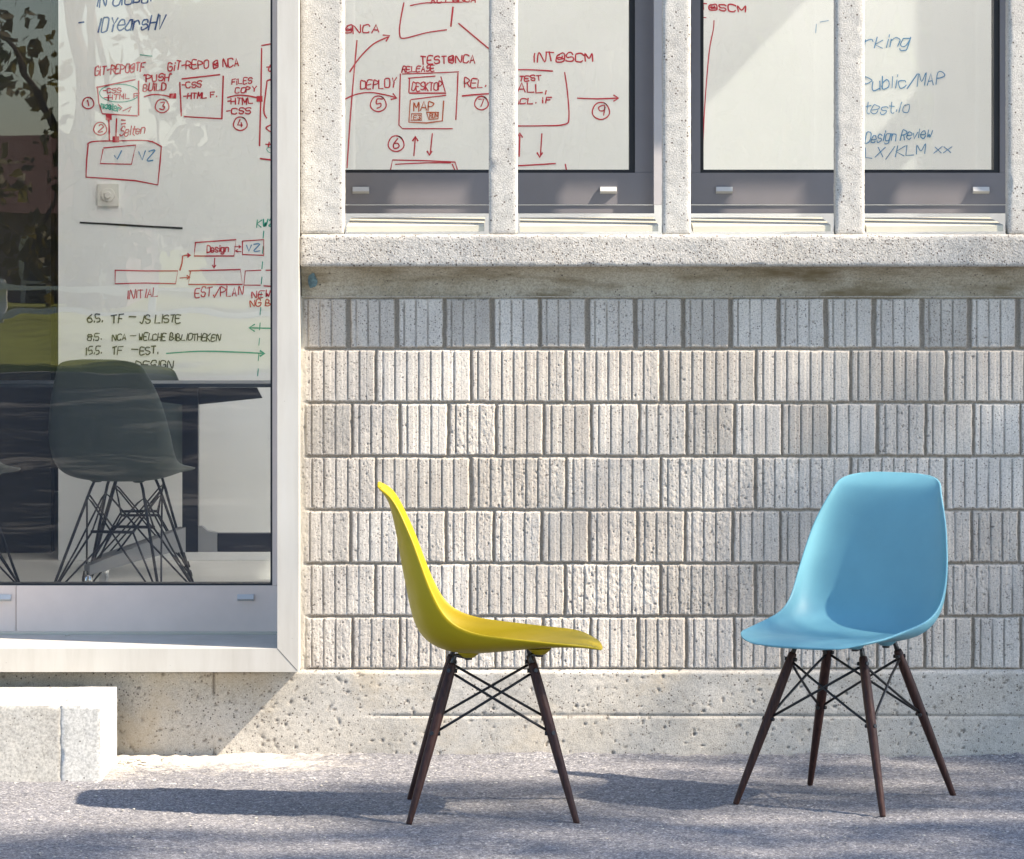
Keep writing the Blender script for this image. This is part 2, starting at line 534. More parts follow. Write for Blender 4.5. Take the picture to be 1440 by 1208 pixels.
# ------------------------------------------------------------------ ground
YW = 10.75                       # face of the block wall
SW = F / YW
def road():
    x0, x1, y0, y1, d = -1.9, 2.0, 8.3, 10.80, 0.005
    nx, ny = int((x1 - x0) / d) + 1, int((y1 - y0) / d) + 1
    h = vnoise(ny, nx, 1.6) * 0.0013 + vnoise(ny, nx, 3.1) * 0.0014 + vnoise(ny, nx, 9) * 0.0011 + vnoise(ny, nx, 60) * 0.003 + vnoise(ny, nx, 170) * 0.004
    xs = np.linspace(x0, x1, nx); ys = np.linspace(y0, y1, ny)
    ed = np.minimum(np.minimum((xs - x0)[None, :], (x1 - xs)[None, :]), np.minimum((ys - y0)[:, None], 99))
    h *= np.clip(ed / 0.12, 0, 1)
    # the strip along the wall is uneven, with a little lip of patching against the concrete
    near = np.exp(-((ys - 10.72) / 0.05) ** 2)[:, None]
    h += near * (0.006 + 0.007 * vnoise(ny, nx, 999, 14) + 0.004 * vnoise(ny, nx, 999, 4))
    gap = np.exp(-((ys - 10.735) / 0.006) ** 2)[:, None] * np.clip((xs - 0.3) / 0.1, 0, 1)[None, :] * np.clip(0.5 + 1.2 * vnoise(ny, nx, 999, 22), 0, 1)
    h -= gap * 0.02
    dn = vnoise(ny, nx, 40, 70) * 0.5 + vnoise(ny, nx, 7) * 0.35 + vnoise(ny, nx, 2.5) * 0.35
    grad = np.clip((ys - 10.22) / 0.45, 0, 1)[:, None] * np.clip((-0.30 - xs) / 0.35, 0, 1)[None, :]
    dust_and_sun = np.clip(dn * 0.9 - 0.15 + grad * 1.05, 0, 1) * np.clip(grad * 1.6 + 0.10, 0, 1)  # pale strip by the left wall foot: sunlight painted into the colour
    X, Y = np.meshgrid(xs, ys)
    me = grid_mesh('road', np.stack([X, Y, h], -1).reshape(-1, 3), ny, nx, {'dust_and_sun': dust_and_sun * 0.9})
    bm = bmesh.new()
    bm.from_mesh(me)
    B = 120
    for (a, b, c, e) in ((-B, x0, -15.0, 60), (x1, B, -15.0, 60), (x0, x1, -15.0, y0), (x0, x1, y1, 60)):
        bm.faces.new([bm.verts.new(p) for p in ((a, c, 0), (b, c, 0), (b, e, 0), (a, e, 0))])
    bm.to_mesh(me)
    bm.free()
    o = link('road', me, M['asphalt'], smooth=True)
    tag(o, kind='structure')
road()
bm = bmesh.new()
box(bm, -120, 120, -15.15, -15.0, -0.1, 0.11)
tag(finish('kerb', bm, M['kerb'], bevel=0.015), kind='structure')
bm = bmesh.new()
bmesh.ops.create_grid(bm, x_segments=120, y_segments=60, size=1)
for v in bm.verts:
    v.co.x *= 400
    v.co.y = -15.15 - (1 - v.co.y) * 0.5 * 420
    d = -15.15 - v.co.y
    v.co.z = 0.09 + (mnoise.noise(v.co * 0.05) * 0.25 * min(1, d / 20))
tag(finish('lawn', bm, M['grass'], smooth=True), kind='structure')

# ------------------------------------------------------------------ building
YG = 11.05                       # face of the window frames
XR = 2.40                        # inner face of the right end wall
YB = 14.95                       # the white board
bld = empty('office_building', (0.9, YW, 0))
tag(bld, 'pale concrete building with ribbed block wall, ribbon windows and a tall glazed opening', 'building')
_inv = Matrix.Translation((-0.9, -YW, 0))
def own(o):
    """keep world place while parented to the building"""
    o.parent = bld
    o.matrix_parent_inverse = _inv
    return o

def wall_px(px, y): return (px - 720) * y / F
def z_px(py, y): return EYE - (py - 330) * y / F

def block_wall():
    x0, x1 = -0.60, 2.60
    z0, z1 = z_px(942.5, YW), z_px(416.5, YW)
    dx, dz = 0.0016, 0.0025
    nx, nz = int((x1 - x0) / dx), int((z1 - z0) / dz)
    xs = np.linspace(x0, x1, nx); zs = np.linspace(z0, z1, nz)
    PX = 720 + xs * SW; PY = 330 + (EYE - zs) * SW
    h = np.zeros((nz, nx)); joint = np.zeros((nz, nx)); tone = np.zeros((nz, nx)); smear = np.zeros((nz, nx))
    rows = [418, 491, 566.5, 642, 717.5, 792.5, 867, 941.5]
    wob = vnoise(nz, nx, 40) * 0.5 + vnoise(nz, nx, 9) * 0.6 + vnoise(nz, nx, 4) * 0.4    # ragged edges, px
    rough = np.zeros((nz, nx))
    for r in range(7):
        a, b = rows[r], rows[r + 1]
        rm = (PY >= a) & (PY < b)
        ri = np.where(rm)[0]
        full = r in (1, 3, 5)
        pitch = 133.6 if full else 67.15
        off = {0: 490.5, 1: 528.3, 2: 495.5, 3: 528.3, 4: 493.2, 5: 527.8, 6: 495}[r]
        k = np.floor((PX - off) / pitch).astype(int)
        u = PX - off - k * pitch                                # px from the block's left joint
        kk = k - k.min()
        nb = kk.max() + 1
        t = RNG.uniform(0.15, 0.9, nb)
        jx = RNG.uniform(-0.8, 0.8, nb)
        proud = RNG.uniform(-0.0008, 0.0008, nb)
        rg = np.clip(RNG.normal(0.35 if r < 3 else 0.8, 0.35, nb), 0.05, 1.5)
        U = (u + jx[kk])[None, :] + wob[ri] * 0.9
        V = PY[ri][:, None] + wob[ri][:, ::-1] * 0.8
        jw = 3.3 if r == 0 else 2.2
        ev = np.minimum(U, pitch - U) - jw
        eh = np.minimum(V - a, b - V) - (2.0 if r else 2.4)
        e = np.minimum(ev, eh)
        inside = np.clip(e / 2.0 + 0.5, 0, 1)
        # ribs: a raised band begins 11 px from the joint, 8 px wide, every 16.65 px
        m = (u + jx[kk])[None, :] - 11.2 + (wob[ri] * 0.35 + vnoise(len(ri), nx, 6, 9) * 0.4) * (0.25 if r < 4 else 0.7)
        q = np.mod(m, 16.65)
        nrib = 7 if full else 3
        ok = (m > -2.6) & (m < 16.65 * (nrib - 1) + 0.6)
        wear = np.clip((1.15 if r < 4 else 0.95) + vnoise(len(ri), nx, 18, 14) * 0.75, 0, 1)
        fadeg = np.clip((eh - 0.5) / 2.5, 0, 1)
        groove = np.clip(np.minimum(q - 14.05, 16.95 - q) / 0.55, 0, 1)
        groove = np.maximum(groove, np.clip((0.35 - q) / 0.55, 0, 1)) * ok * fadeg * wear
        face2 = np.clip((q - 7.9) / 0.8, 0, 1) * (m > -2.6) * (m < 16.65 * (nrib - 1) + 9.0)
        face2 = np.maximum(face2, (m <= -2.6) * 1.0)
        hh = -0.0009 * face2 - (0.0040 if r else 0.0036) * groove + proud[kk][None, :]
        jd = 0.0075 if r else 0.009
        h[ri] = hh * inside - (jd + 0.0008 * vnoise(len(ri), nx, 4)) * (1 - inside)
        joint[ri] = np.maximum(1 - inside, 0.5 * np.clip(groove * 1.3 - 0.3, 0, 1) * inside)
        tone[ri] = t[kk][None, :]
        rough[ri] = rg[kk][None, :]
    # left end: mortar smeared smooth against the window surround
    sm = np.clip((434 - PX)[None, :] / 9 + 0.35 * vnoise(nz, nx, 12) + 0.4 * vnoise(nz, nx, 40), 0, 1)
    h = h * (1 - sm) + sm * (-0.002 + 0.0008 * vnoise(nz, nx, 9))
    joint *= (1 - sm * 0.8)
    smear = sm * 0.7
    face = 1 - joint
    h += face * (vnoise(nz, nx, 2.2) * 0.00035 + vnoise(nz, nx, 5) * 0.0004) * (0.4 + rough)
    pit = np.zeros((nz, nx))
    mask = np.clip(face * rough * 0.8, 0.06, 1)
    pits(h, 7000, 0.0015, 0.0042, 0.001, 0.0026, dz, dx, mask, pit)
    X, Z = np.meshgrid(xs, zs)
    me = grid_mesh('block_wall', np.stack([X, YW - h, Z], -1).reshape(-1, 3), nz, nx,
                   {'joint': joint, 'tone': np.clip(tone + 0.15 * vnoise(nz, nx, 40), 0, 1), 'pit': pit, 'smear': smear})
    own(link('block_wall', me, M['block'], smooth=True))
block_wall()
own(obox('backing_wall', -0.578, 2.598, 10.775, 10.99, 0.20, 1.335, M['wall_plain']))

# plinth with a board joint and real holes
def plinth():
    x0, x1, z0, z1 = -3.3, 2.6, -0.06, z_px(941.5, YW)
    dx, dz = 0.004, 0.0035
    nx, nz = int((x1 - x0) / dx), int((z1 - z0) / dz)
    xs = np.linspace(x0, x1, nx); zs = np.linspace(z0, z1, nz)
    h = vnoise(nz, nx, 25) * 0.0012 + vnoise(nz, nx, 4) * 0.0004
    zj = z_px(1006, YW) + 0.0015 * vnoise(2, nx, 2, 40)[0]
    seam = np.exp(-((zs[:, None] - zj[None, :]) / 0.003) ** 2) * np.clip((xs + 0.42) / 0.1, 0.05, 1)[None, :]
    h -= seam * (0.004 + 0.002 * vnoise(nz, nx, 99, 20))
    h += np.where(zs[:, None] < zj[None, :], 0.0022, 0) * np.clip((xs + 0.42) / 0.1, 0, 1)[None, :]
    vj = np.exp(-((xs + 0.817) / 0.003) ** 2)[None, :] * np.clip(vnoise(nz, nx, 14, 9999) * 2 + 0.4, 0, 1)
    h -= vj * 0.006
    pit = np.maximum(seam * 0.6, vj)
    pits(h, 1500, 0.0018, 0.0055, 0.0015, 0.004, dz, dx, None, pit)
    # gouges
    for _ in range(16):
        cx, cz = RNG.uniform(-1.1, -0.45), RNG.uniform(0.0, 0.22)
        L_, a = RNG.uniform(0.004, 0.013), RNG.uniform(0.0, 3.1)
        ux = (xs - cx)[None, :] * math.cos(a) + (zs - cz)[:, None] * math.sin(a)
        uz = -(xs - cx)[None, :] * math.sin(a) + (zs - cz)[:, None] * math.cos(a)
        w = np.exp(-(ux / L_) ** 2 - (uz / 0.0032) ** 2) * np.clip(1 + 1.2 * vnoise(nz, nx, 3), 0, 1)
        h -= w * 0.004
        pit = np.maximum(pit, w * 0.8)
    y = 10.742 - h
    y += np.clip((zs - (z1 - 0.012)) / 0.012, 0, 1)[:, None] ** 2 * 0.012      # rounded top arris
    X, Z = np.meshgrid(xs, zs)
    me = grid_mesh('concrete_plinth', np.stack([X, y, Z], -1).reshape(-1, 3), nz, nx, {'pit': pit})
    m = M['plinth']
    nt = m.node_tree
    P = nt.nodes['Principled BSDF']
    src = P.inputs['Base Color'].links[0].from_socket
    nt.links.new(n_mix(nt, n_math(nt, 'MULTIPLY', attr(nt, 'pit'), 0.7), src, (0.09, 0.07, 0.055)), P.inputs['Base Color'])
    own(link('concrete_plinth', me, m, smooth=True))
plinth()
own(obox('plinth_core', -3.28, 2.58, 10.77, 11.0, -0.05, 0.195, M['wall_plain']))

# ledge, cove
YL = 10.677
zl0 = z_px(375, YL)
own(rough_box('window_ledge', -0.578, 2.6, YL, 10.93, zl0, 1.4305, M['stipple'], None, res=0.0085, amp=0.0016, rnd=0.007, seed=1))
bm = bmesh.new()
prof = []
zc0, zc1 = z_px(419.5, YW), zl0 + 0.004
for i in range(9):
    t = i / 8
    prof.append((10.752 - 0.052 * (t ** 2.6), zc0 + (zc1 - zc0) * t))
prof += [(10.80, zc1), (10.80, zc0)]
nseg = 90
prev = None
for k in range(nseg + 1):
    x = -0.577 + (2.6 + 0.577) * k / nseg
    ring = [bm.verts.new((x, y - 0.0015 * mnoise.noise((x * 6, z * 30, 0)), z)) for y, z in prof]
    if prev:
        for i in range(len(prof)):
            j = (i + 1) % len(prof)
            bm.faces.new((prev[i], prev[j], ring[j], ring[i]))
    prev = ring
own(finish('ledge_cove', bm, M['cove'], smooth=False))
# blue paint blot left on the cove
bm = bmesh.new()
cx, cz = wall_px(439, 10.74), z_px(395, 10.74)
pts = []
for k in range(18):
    a = k / 18 * 2 * math.pi
    r = 1 + 0.35 * mnoise.noise((math.cos(a) * 1.5, math.sin(a) * 1.5, 4))
    z = cz + math.sin(a) * 0.022 * r
    t = max(0, min(1, (z - zc0) / (zc1 - zc0)))
    pts.append((cx + math.cos(a) * 0.012 * r, 10.752 - 0.052 * t ** 2.6 - 0.004, z))
f = [bm.verts.new(p) for p in pts]
t = (cz - zc0) / (zc1 - zc0)
c = bm.verts.new((cx, 10.752 - 0.052 * t ** 2.6 - 0.004, cz))
for k in range(18): bm.faces.new((f[k], f[(k + 1) % 18], c))
own(finish('paint_blot', bm, plain('old_blue_paint', (0.10, 0.17, 0.20), 0.8, var=0.5, scale=90)))

# concrete mullions between the upper windows
for i, (a, b) in enumerate(((422, 484), (687.5, 728), (932, 971.5), (1175, 1216), (1418, 1459), (1662, 1703), (1900, 1960))):
    xa, xb = wall_px(a, 10.70), wall_px(b, 10.70)
    own(rough_box('concrete_mullion', xa, xb, 10.70, 10.77, 1.4295, 2.64, M['pillar'], None, res=0.008, amp=0.0014, rnd=0.007, seed=i * 7.3))
own(obox('lintel', -3.3, 2.6, 10.70, 11.16, 2.64, 3.0, M['wall_plain'], bevel=0.01))
own(obox('upper_wall', -6.5, -3.3, 10.76, 11.16, 3.0005, 4.3, M['wall_plain']))
own(obox('upper_wall', -3.2995, 2.6, 10.76, 11.16, 3.98, 4.3, M['wall_plain']))
cl = own(obox('added_clerestory_pane', -3.28, 2.55, 11.03, 11.038, 3.001, 3.979, M['glass']))  # unseen clerestory, added to let more sky light into the room
for k in range(7):
    xx = -3.29 + k * 0.96
    obox('added_glazing_bar', xx, xx + 0.06, 10.96, 11.02, 3.0005, 3.9795, M['alu'], cl)
own(obox('left_wall', -6.5, -3.3, 10.75, 11.16, -0.05, 3.0, M['wall_plain']))

# sheet metal sills between the mullions
edges = [(-0.458, -0.064), (0.0155, 0.4117), (0.489, 0.883), (0.963, 1.355), (1.435, 1.83), (1.91, 2.29)]
for a, b in edges:
    bm = bmesh.new()
    a2, b2 = a + 0.006, b - 0.012
    zf = 1.437
    P_ = [(10.712, zf), (10.712, zf + 0.016), (10.718, zf + 0.018), (YG - 0.01, 1.478), (YG - 0.01, 1.470), (10.73, zf)]
    A = [bm.verts.new((a2, y, z)) for y, z in P_]
    B = [bm.verts.new((b2, y, z + 0.002)) for y, z in P_]
    n = len(P_)
    for i in range(n): bm.faces.new((A[i], B[i], B[(i + 1) % n], A[(i + 1) % n]))
    bm.faces.new(A); bm.faces.new(B[::-1])
    own(finish('sill_plate', bm, M['sill']))

def weep_cap(parent, x, y, z):
    bm = bmesh.new()
    w, hgt = 0.0235, 0.0095
    v = [(-w, 0, -hgt), (w, 0, -hgt), (w, 0, hgt), (-w, 0, hgt), (-w * .97, -0.012, -hgt * .3), (w * .97, -0.012, -hgt * .3), (w * .97, -0.006, hgt), (-w * .97, -0.006, hgt)]
    vs = [bm.verts.new((x + p[0], y + p[1], z + p[2])) for p in v]
    for f in ((0, 1, 2, 3), (4, 5, 6, 7), (0, 1, 5, 4), (1, 2, 6, 5), (2, 3, 7, 6), (3, 0, 4, 7)):
        bm.faces.new([vs[i] for i in f])
    return finish('weep_cap', bm, M['cap'], parent, bevel=0.001)

def frame_piece(name, boxes, mat, parent, bevel=0.002):
    bm = bmesh.new()
    for b in boxes: box(bm, *b)
    return finish(name, bm, mat, parent, bevel=bevel)

def ribbon_window(x0, x1, caps):
    zb, zt = z_px(300, YG), 2.636
    zr, zg = z_px(243, YG), z_px(238.5, YG)
    st = 0.0540
    w = frame_piece('ribbon_window', [
        (x0, x1, YG, YG + 0.08, z_px(288, YG) + 0.001, zr),
        (x0, x1, YG + 0.004, YG + 0.08, zb, z_px(288, YG) - 0.001),
        (x0, x0 + st, YG + 0.0015, YG + 0.08, zr + 0.0005, zt - 0.07),
        (x1 - st, x1, YG + 0.0015, YG + 0.08, zr + 0.0005, zt - 0.07),
        (x0, x1, YG, YG + 0.08, zt - 0.0695, zt)], M['alu'], None)
    own(w)
    gk = 0.016
    frame_piece('gasket', [
        (x0 + st, x1 - st, YG + 0.01, YG + 0.07, zr, zg),
        (x0 + st, x0 + st + gk * .6, YG + 0.011, YG + 0.07, zg, zt - 0.07),
        (x1 - st - gk, x1 - st, YG + 0.011, YG + 0.07, zg, zt - 0.07)], M['gasket'], w, 0.001)
    obox('glass_pane', x0 + st, x1 - st, YG + 0.030, YG + 0.038, zr, zt - 0.07, M['glass'], w)
    for px in caps:
        weep_cap(w, wall_px(px, YG), YG, z_px(267.5, YG))
    return w
ribbon_window(wall_px(920, YG) - 0.953, wall_px(920, YG), (507.5, 855.5))
ribbon_window(wall_px(958, YG), wall_px(958, YG) + 0.953, (1018.5, 1379.5))
ribbon_window(1.508, 2.395, ())
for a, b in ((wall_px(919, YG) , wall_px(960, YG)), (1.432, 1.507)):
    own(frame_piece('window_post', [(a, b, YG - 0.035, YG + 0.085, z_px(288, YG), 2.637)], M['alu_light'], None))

# tall glazed opening on the left
YF = 10.64
xs0, xs1 = wall_px(390, YF), wall_px(420, YF)
zs0, zs1 = z_px(945, YF), z_px(912, YF)
def surround():
    bm = bmesh.new()
    L0, L1 = -3.26, -3.20
    ztop0, ztop1 = 2.70, 2.76
    outer = [(L0, zs0), (xs1, zs0), (xs1, ztop1), (L0, ztop1)]
    inner = [(L1, zs1), (xs0, zs1), (xs0, ztop0), (L1, ztop0)]
    yb = YG + 0.10
    fo = [bm.verts.new((x, YF, z)) for x, z in outer]; fi = [bm.verts.new((x, YF, z)) for x, z in inner]
    bo = [bm.verts.new((x, yb, z)) for x, z in outer]; bi = [bm.verts.new((x, yb, z)) for x, z in inner]
    for i in range(4):
        j = (i + 1) % 4
        bm.faces.new((fo[i], fo[j], fi[j], fi[i]))          # mitred front
        bm.faces.new((bo[i], bi[i], bi[j], bo[j]))
        bm.faces.new((fo[i], bo[i], bo[j], fo[j]))
        bm.faces.new((fi[i], fi[j], bi[j], bi[i]))
    return own(finish('window_surround', bm, M['white_frame'], bevel=0.0025))
sur = surround()
bm = bmesh.new()
d_ = 0.0006
for k in range(2):
    yy = YF - 0.0004 if k == 0 else YF + 0.0004
    if k == 0: fr_ = [bm.verts.new(p) for p in ((xs0 + d_, yy, zs1 + d_), (xs0 - d_, yy, zs1 - d_), (xs1 - 0.004 - d_, yy, zs0 + 0.004 - d_), (xs1 - 0.004 + d_, yy, zs0 + 0.004 + d_))]
    else: bk_ = [bm.verts.new(v.co + Vector((0, 0.0008, 0))) for v in fr_]
bm.faces.new(fr_); bm.faces.new(bk_[::-1])
for i in range(4): bm.faces.new((fr_[i], fr_[(i + 1) % 4], bk_[(i + 1) % 4], bk_[i]))
finish('mitre_seam', bm, plain('seam_dirt', (0.12, 0.11, 0.10), 0.9), sur)
bm = bmesh.new()                                             # hairline of the mitre and the back upstand of the sill
own(obox('sill_upstand', -3.20, xs0 - 0.001, YG - 0.045, YG - 0.003, zs1 + 0.0005, zs1 + 0.006, M['sill'], bevel=0.002))
bm.free()
def tall_window():
    y = YG - 0.01
    zb, zr = zs1 + 0.004, z_px(823.5, y)
    xg = wall_px(383, y)
    xj = wall_px(22.5, y)
    zt = 2.69
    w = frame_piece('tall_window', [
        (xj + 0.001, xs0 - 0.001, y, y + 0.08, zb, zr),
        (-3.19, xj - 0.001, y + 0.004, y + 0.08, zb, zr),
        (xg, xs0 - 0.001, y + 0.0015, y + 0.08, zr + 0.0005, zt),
        (-3.19, -3.12, y + 0.0015, y + 0.08, zr + 0.0005, zt)], M['alu_bounce_lit'], None)
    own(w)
    frame_piece('gasket', [(-3.12, xg, y + 0.008, y + 0.07, zr, zr + 0.005),
                           (xg - 0.006, xg, y + 0.009, y + 0.07, zr + 0.005, zt)], M['gasket'], w, 0.001)
    obox('glass_pane', -3.12, xg, y + 0.028, y + 0.036, zr, zt, M['glass'], w)
    weep_cap(w, wall_px(345.5, y), y, z_px(840.5, y))
    weep_cap(w, wall_px(4, y), y + 0.004, z_px(841, y))
tall_window()

# the room behind the glass
FL = 0.186
CE = 4.0
own(obox('room_floor', -6.3, XR, 11.14, 19.0, FL - 0.12, FL, M['room_floor']))
own(obox('back_wall', -6.5, 2.6, 19.0, 19.2, -0.05, 4.3, M['dark_wall']))
own(obox('end_wall', -6.5, -6.3, 11.161, 19.0, -0.05, 4.3, M['dark_wall']))
own(obox('partition_wall', -2.35, -1.80, 15.30, 15.42, FL + 0.001, CE - 0.001, M['dark_wall']))
own(obox('partition_wall', -6.29, -2.351, 15.30, 15.42, FL + 0.001, CE - 0.001, M['dark_wall']))
own(obox('roof_slab', -6.3, -1.75, 11.161, 19.0, CE, 4.3, M['ceiling']))
own(obox('roof_slab', -1.749, 2.6, YB, 19.0, CE, 4.3, M['ceiling']))
def fill_glass():
    m, nt, N, L, P = base_mat('fill_roof_glass')
    N.remove(P)
    t = N.new('ShaderNodeBsdfTranslucent')
    t.inputs[0].default_value = (0.90, 0.89, 0.87, 1)
    L.new(t.outputs[0], N['Material Output'].inputs[0])
    return m
bm = bmesh.new()
bm.faces.new([bm.verts.new(p) for p in ((-1.749, 11.161, 4.15), (2.6, 11.161, 4.15), (2.6, YB - 0.001, 4.15), (-1.749, YB - 0.001, 4.15))])
own(finish('added_fill_roof', bm, fill_glass()))  # unseen translucent roof, added as fill light for room and board
def right_end_wall():
    # glazed end wall: sun falls through it onto the board
    y_e = YB - (XR - (1288 - 720) * YB / F) * 0.27 / 0.79
    lift = lambda px, py: z_px(py, YB) + (XR - (px - 720) * YB / F) * 0.83 / 0.79
    z_top = lift(1060, 0)
    z_t1, z_t0 = lift(1288, 130), lift(1288, 200)
    bm = bmesh.new()
    box(bm, XR, XR + 0.2, y_e, 19.0, -0.05, 4.0)
    box(bm, XR, XR + 0.2, 11.161, y_e - 0.0005, z_top, 4.0)
    box(bm, XR, XR + 0.2, 11.161, y_e - 0.0005, -0.05, 0.55)
    box(bm, XR, XR + 0.2, 11.161, 11.40, 0.5505, z_top - 0.0005)
    own(finish('end_wall', bm, M['wall_plain']))
    tm, nt, N_, L_, P_ = base_mat('sun_dimming_glass')
    N_.remove(P_)
    tr = N_.new('ShaderNodeBsdfTransparent')
    tr.inputs[0].default_value = (0.50, 0.53, 0.55, 1)
    L_.new(tr.outputs[0], N_['Material Output'].inputs[0])
    own(obox('dimming_pane', XR + 0.10, XR + 0.106, 11.41, y_e - 0.001, 0.551, z_top - 0.001, tm))  # unseen tinted pane, added to weaken the sun on the board
    own(obox('transom', XR, XR + 0.04, 11.41, y_e - 0.001, z_t0, z_t1, M['alu']))
right_end_wall()

# ------------------------------------------------------------------ white board and its writing
SB = F / YB
bx0 = (82 - 720) / SB
board = empty('whiteboard_wall', (0.3, YB, FL))
tag(board, 'large white writing wall behind the windows covered in red, blue, green and black marker notes', 'whiteboard')
def own_b(o):
    o.parent = board
    o.matrix_parent_inverse = Matrix.Translation((-0.3, -YB, -FL))
    return o
own_b(obox('board_panel', bx0, XR - 0.002, YB, YB + 0.06, FL + 0.0005, CE - 0.002, M['board'], bevel=0.002))

GL = {
 'A': '022842 1434', 'B': '02082837362505 2544432202', 'C': '4738180703123243', 'D': '02082847432202', 'E': '48080242 0535',
 'F': '480802 0535', 'G': '47381807031232434525', 'H': '0208 4248 0545', 'I': '2228', 'J': '3833221203', 'K': '0208 480542',
 'L': '080242', 'M': '0208244842', 'N': '02084248', 'O': '180703123243473818', 'P': '02082847462505', 'R': '02082847462505 2542',
 'S': '473818070615354443321203', 'T': '0848 2822', 'U': '080312324348', 'V': '082248', 'W': '0812253248', 'X': '0842 0248',
 'Y': '082548 2522', 'Z': '08480242', '0': '180703123243473818', '1': '172822', '2': '07183847460242', '3': '0848254443321203',
 '4': '280444 3632', '5': '4808053544433212', '6': '380503123243443505', '7': '084822', '8': '183847461504031232434435060718',
 '9': '47381807061535464742', 'a': '4626150312324346 4642', 'b': '0802 0516364543321203', 'c': '4536160503123243',
 'd': '4842 4536160503123243', 'e': '04444536160503123243', 'g': '46160503123246 4641301001', 'i': '1612 1718', 'k': '0802 360442',
 'l': '1812', 'm': '0602 05163532 35464542', 'n': '0602 0516364542', 'o': '160503123243453616', 'r': '0602 05163645',
 's': '45361605143443321203', 't': '18132232 0636', 'u': '060312324346 4642', 'v': '062246', 'w': '0612243246', 'x': '0642 0246',
 'y': '0624 4610', '-': '0535', '.': '1213', '/': '0148', '"': '0807 1817', ',': '1301', '@': '170603123243473817 363515143444', '=': '0636 0434',
 "'": '1817', '+': '0545 2327'}
NARROW = {'I': 2.4, 'i': 2.2, 'l': 2.2, '.': 2, ',': 2, '"': 2.2, '1': 3, "'": 2, '-': 4, 't': 3.6}
STROKES = {}
trng = random.Random(5)
def smooth_path(pts, n=4):
    if len(pts) < 3: return pts
    out = []
    for i in range(len(pts) - 1):
        p0 = pts[max(i - 1, 0)]; p1 = pts[i]; p2 = pts[i + 1]; p3 = pts[min(i + 2, len(pts) - 1)]
        for k in range(n):
            t = k / n
            out.append(tuple(p1[a] + 0.5 * t * (p2[a] - p0[a] + t * (2 * p0[a] - 5 * p1[a] + 4 * p2[a] - p3[a] + t * (3 * (p1[a] - p2[a]) + p3[a] - p0[a]))) for a in (0, 1)))
    out.append(pts[-1])
    return out
def line(col, pts, w=1.7, curve=True):
    STROKES.setdefault(col, []).append((smooth_path(pts) if curve and len(pts) > 2 else pts, w))
def text(col, s, x0, y0, x1, y1, h, w=1.6, slant=0.08):
    adv = [NARROW.get(c, 5.3) if c != ' ' else 3.2 for c in s]
    tot = sum(adv) - 1.2
    sx = (x1 - x0) / tot
    sy = h / 6.0
    cur = 0
    for c, a in zip(s, adv):
        if c in GL:
            jy = trng.uniform(-0.35, 0.35); js = trng.uniform(0.92, 1.08); jr = trng.uniform(-0.12, 0.12)
            for st in GL[c].split():
                pts = []
                for k in range(0, len(st), 2):
                    gx, gy = int(st[k]), int(st[k + 1]) - 2
                    gx += trng.uniform(-0.36, 0.36); gy += trng.uniform(-0.36, 0.36)
                    if c in 'IilI1' : gx = gx * 0.5
                    gy = gy * js + jy
                    X = cur + gx + jr * gy
                    f = X / tot
                    pts.append((x0 + X * sx + slant * gy * sy, y0 + (y1 - y0) * f - gy * sy))
                line(col, pts, w, len(pts) > 3)
        cur += a
def circ(col, x, y, r, s=None, w=1.5):
    pts = [(x + r * (1 + .06 * math.sin(3 * a)) * math.cos(a), y + r * 1.0 * math.sin(a)) for a in (2 * math.pi * k / 16 - 1.2 for k in range(18))]
    line(col, pts, w)
    if s: text(col, s, x - r * .35, y + r * .55, x + r * .35, y + r * .5, r * 1.1, w)
def blob(col, x, y, r):
    line(col, [(x - r * .5, y), (x + r * .5, y)], r * 1.6, False)
def arrowhead(col, x, y, dx, dy, s=6, w=1.6):
    n = math.hypot(dx, dy); dx /= n; dy /= n
    line(col, [(x - dx * s - dy * s * .6, y - dy * s + dx * s * .6), (x, y), (x - dx * s + dy * s * .6, y - dy * s - dx * s * .6)], w, False)

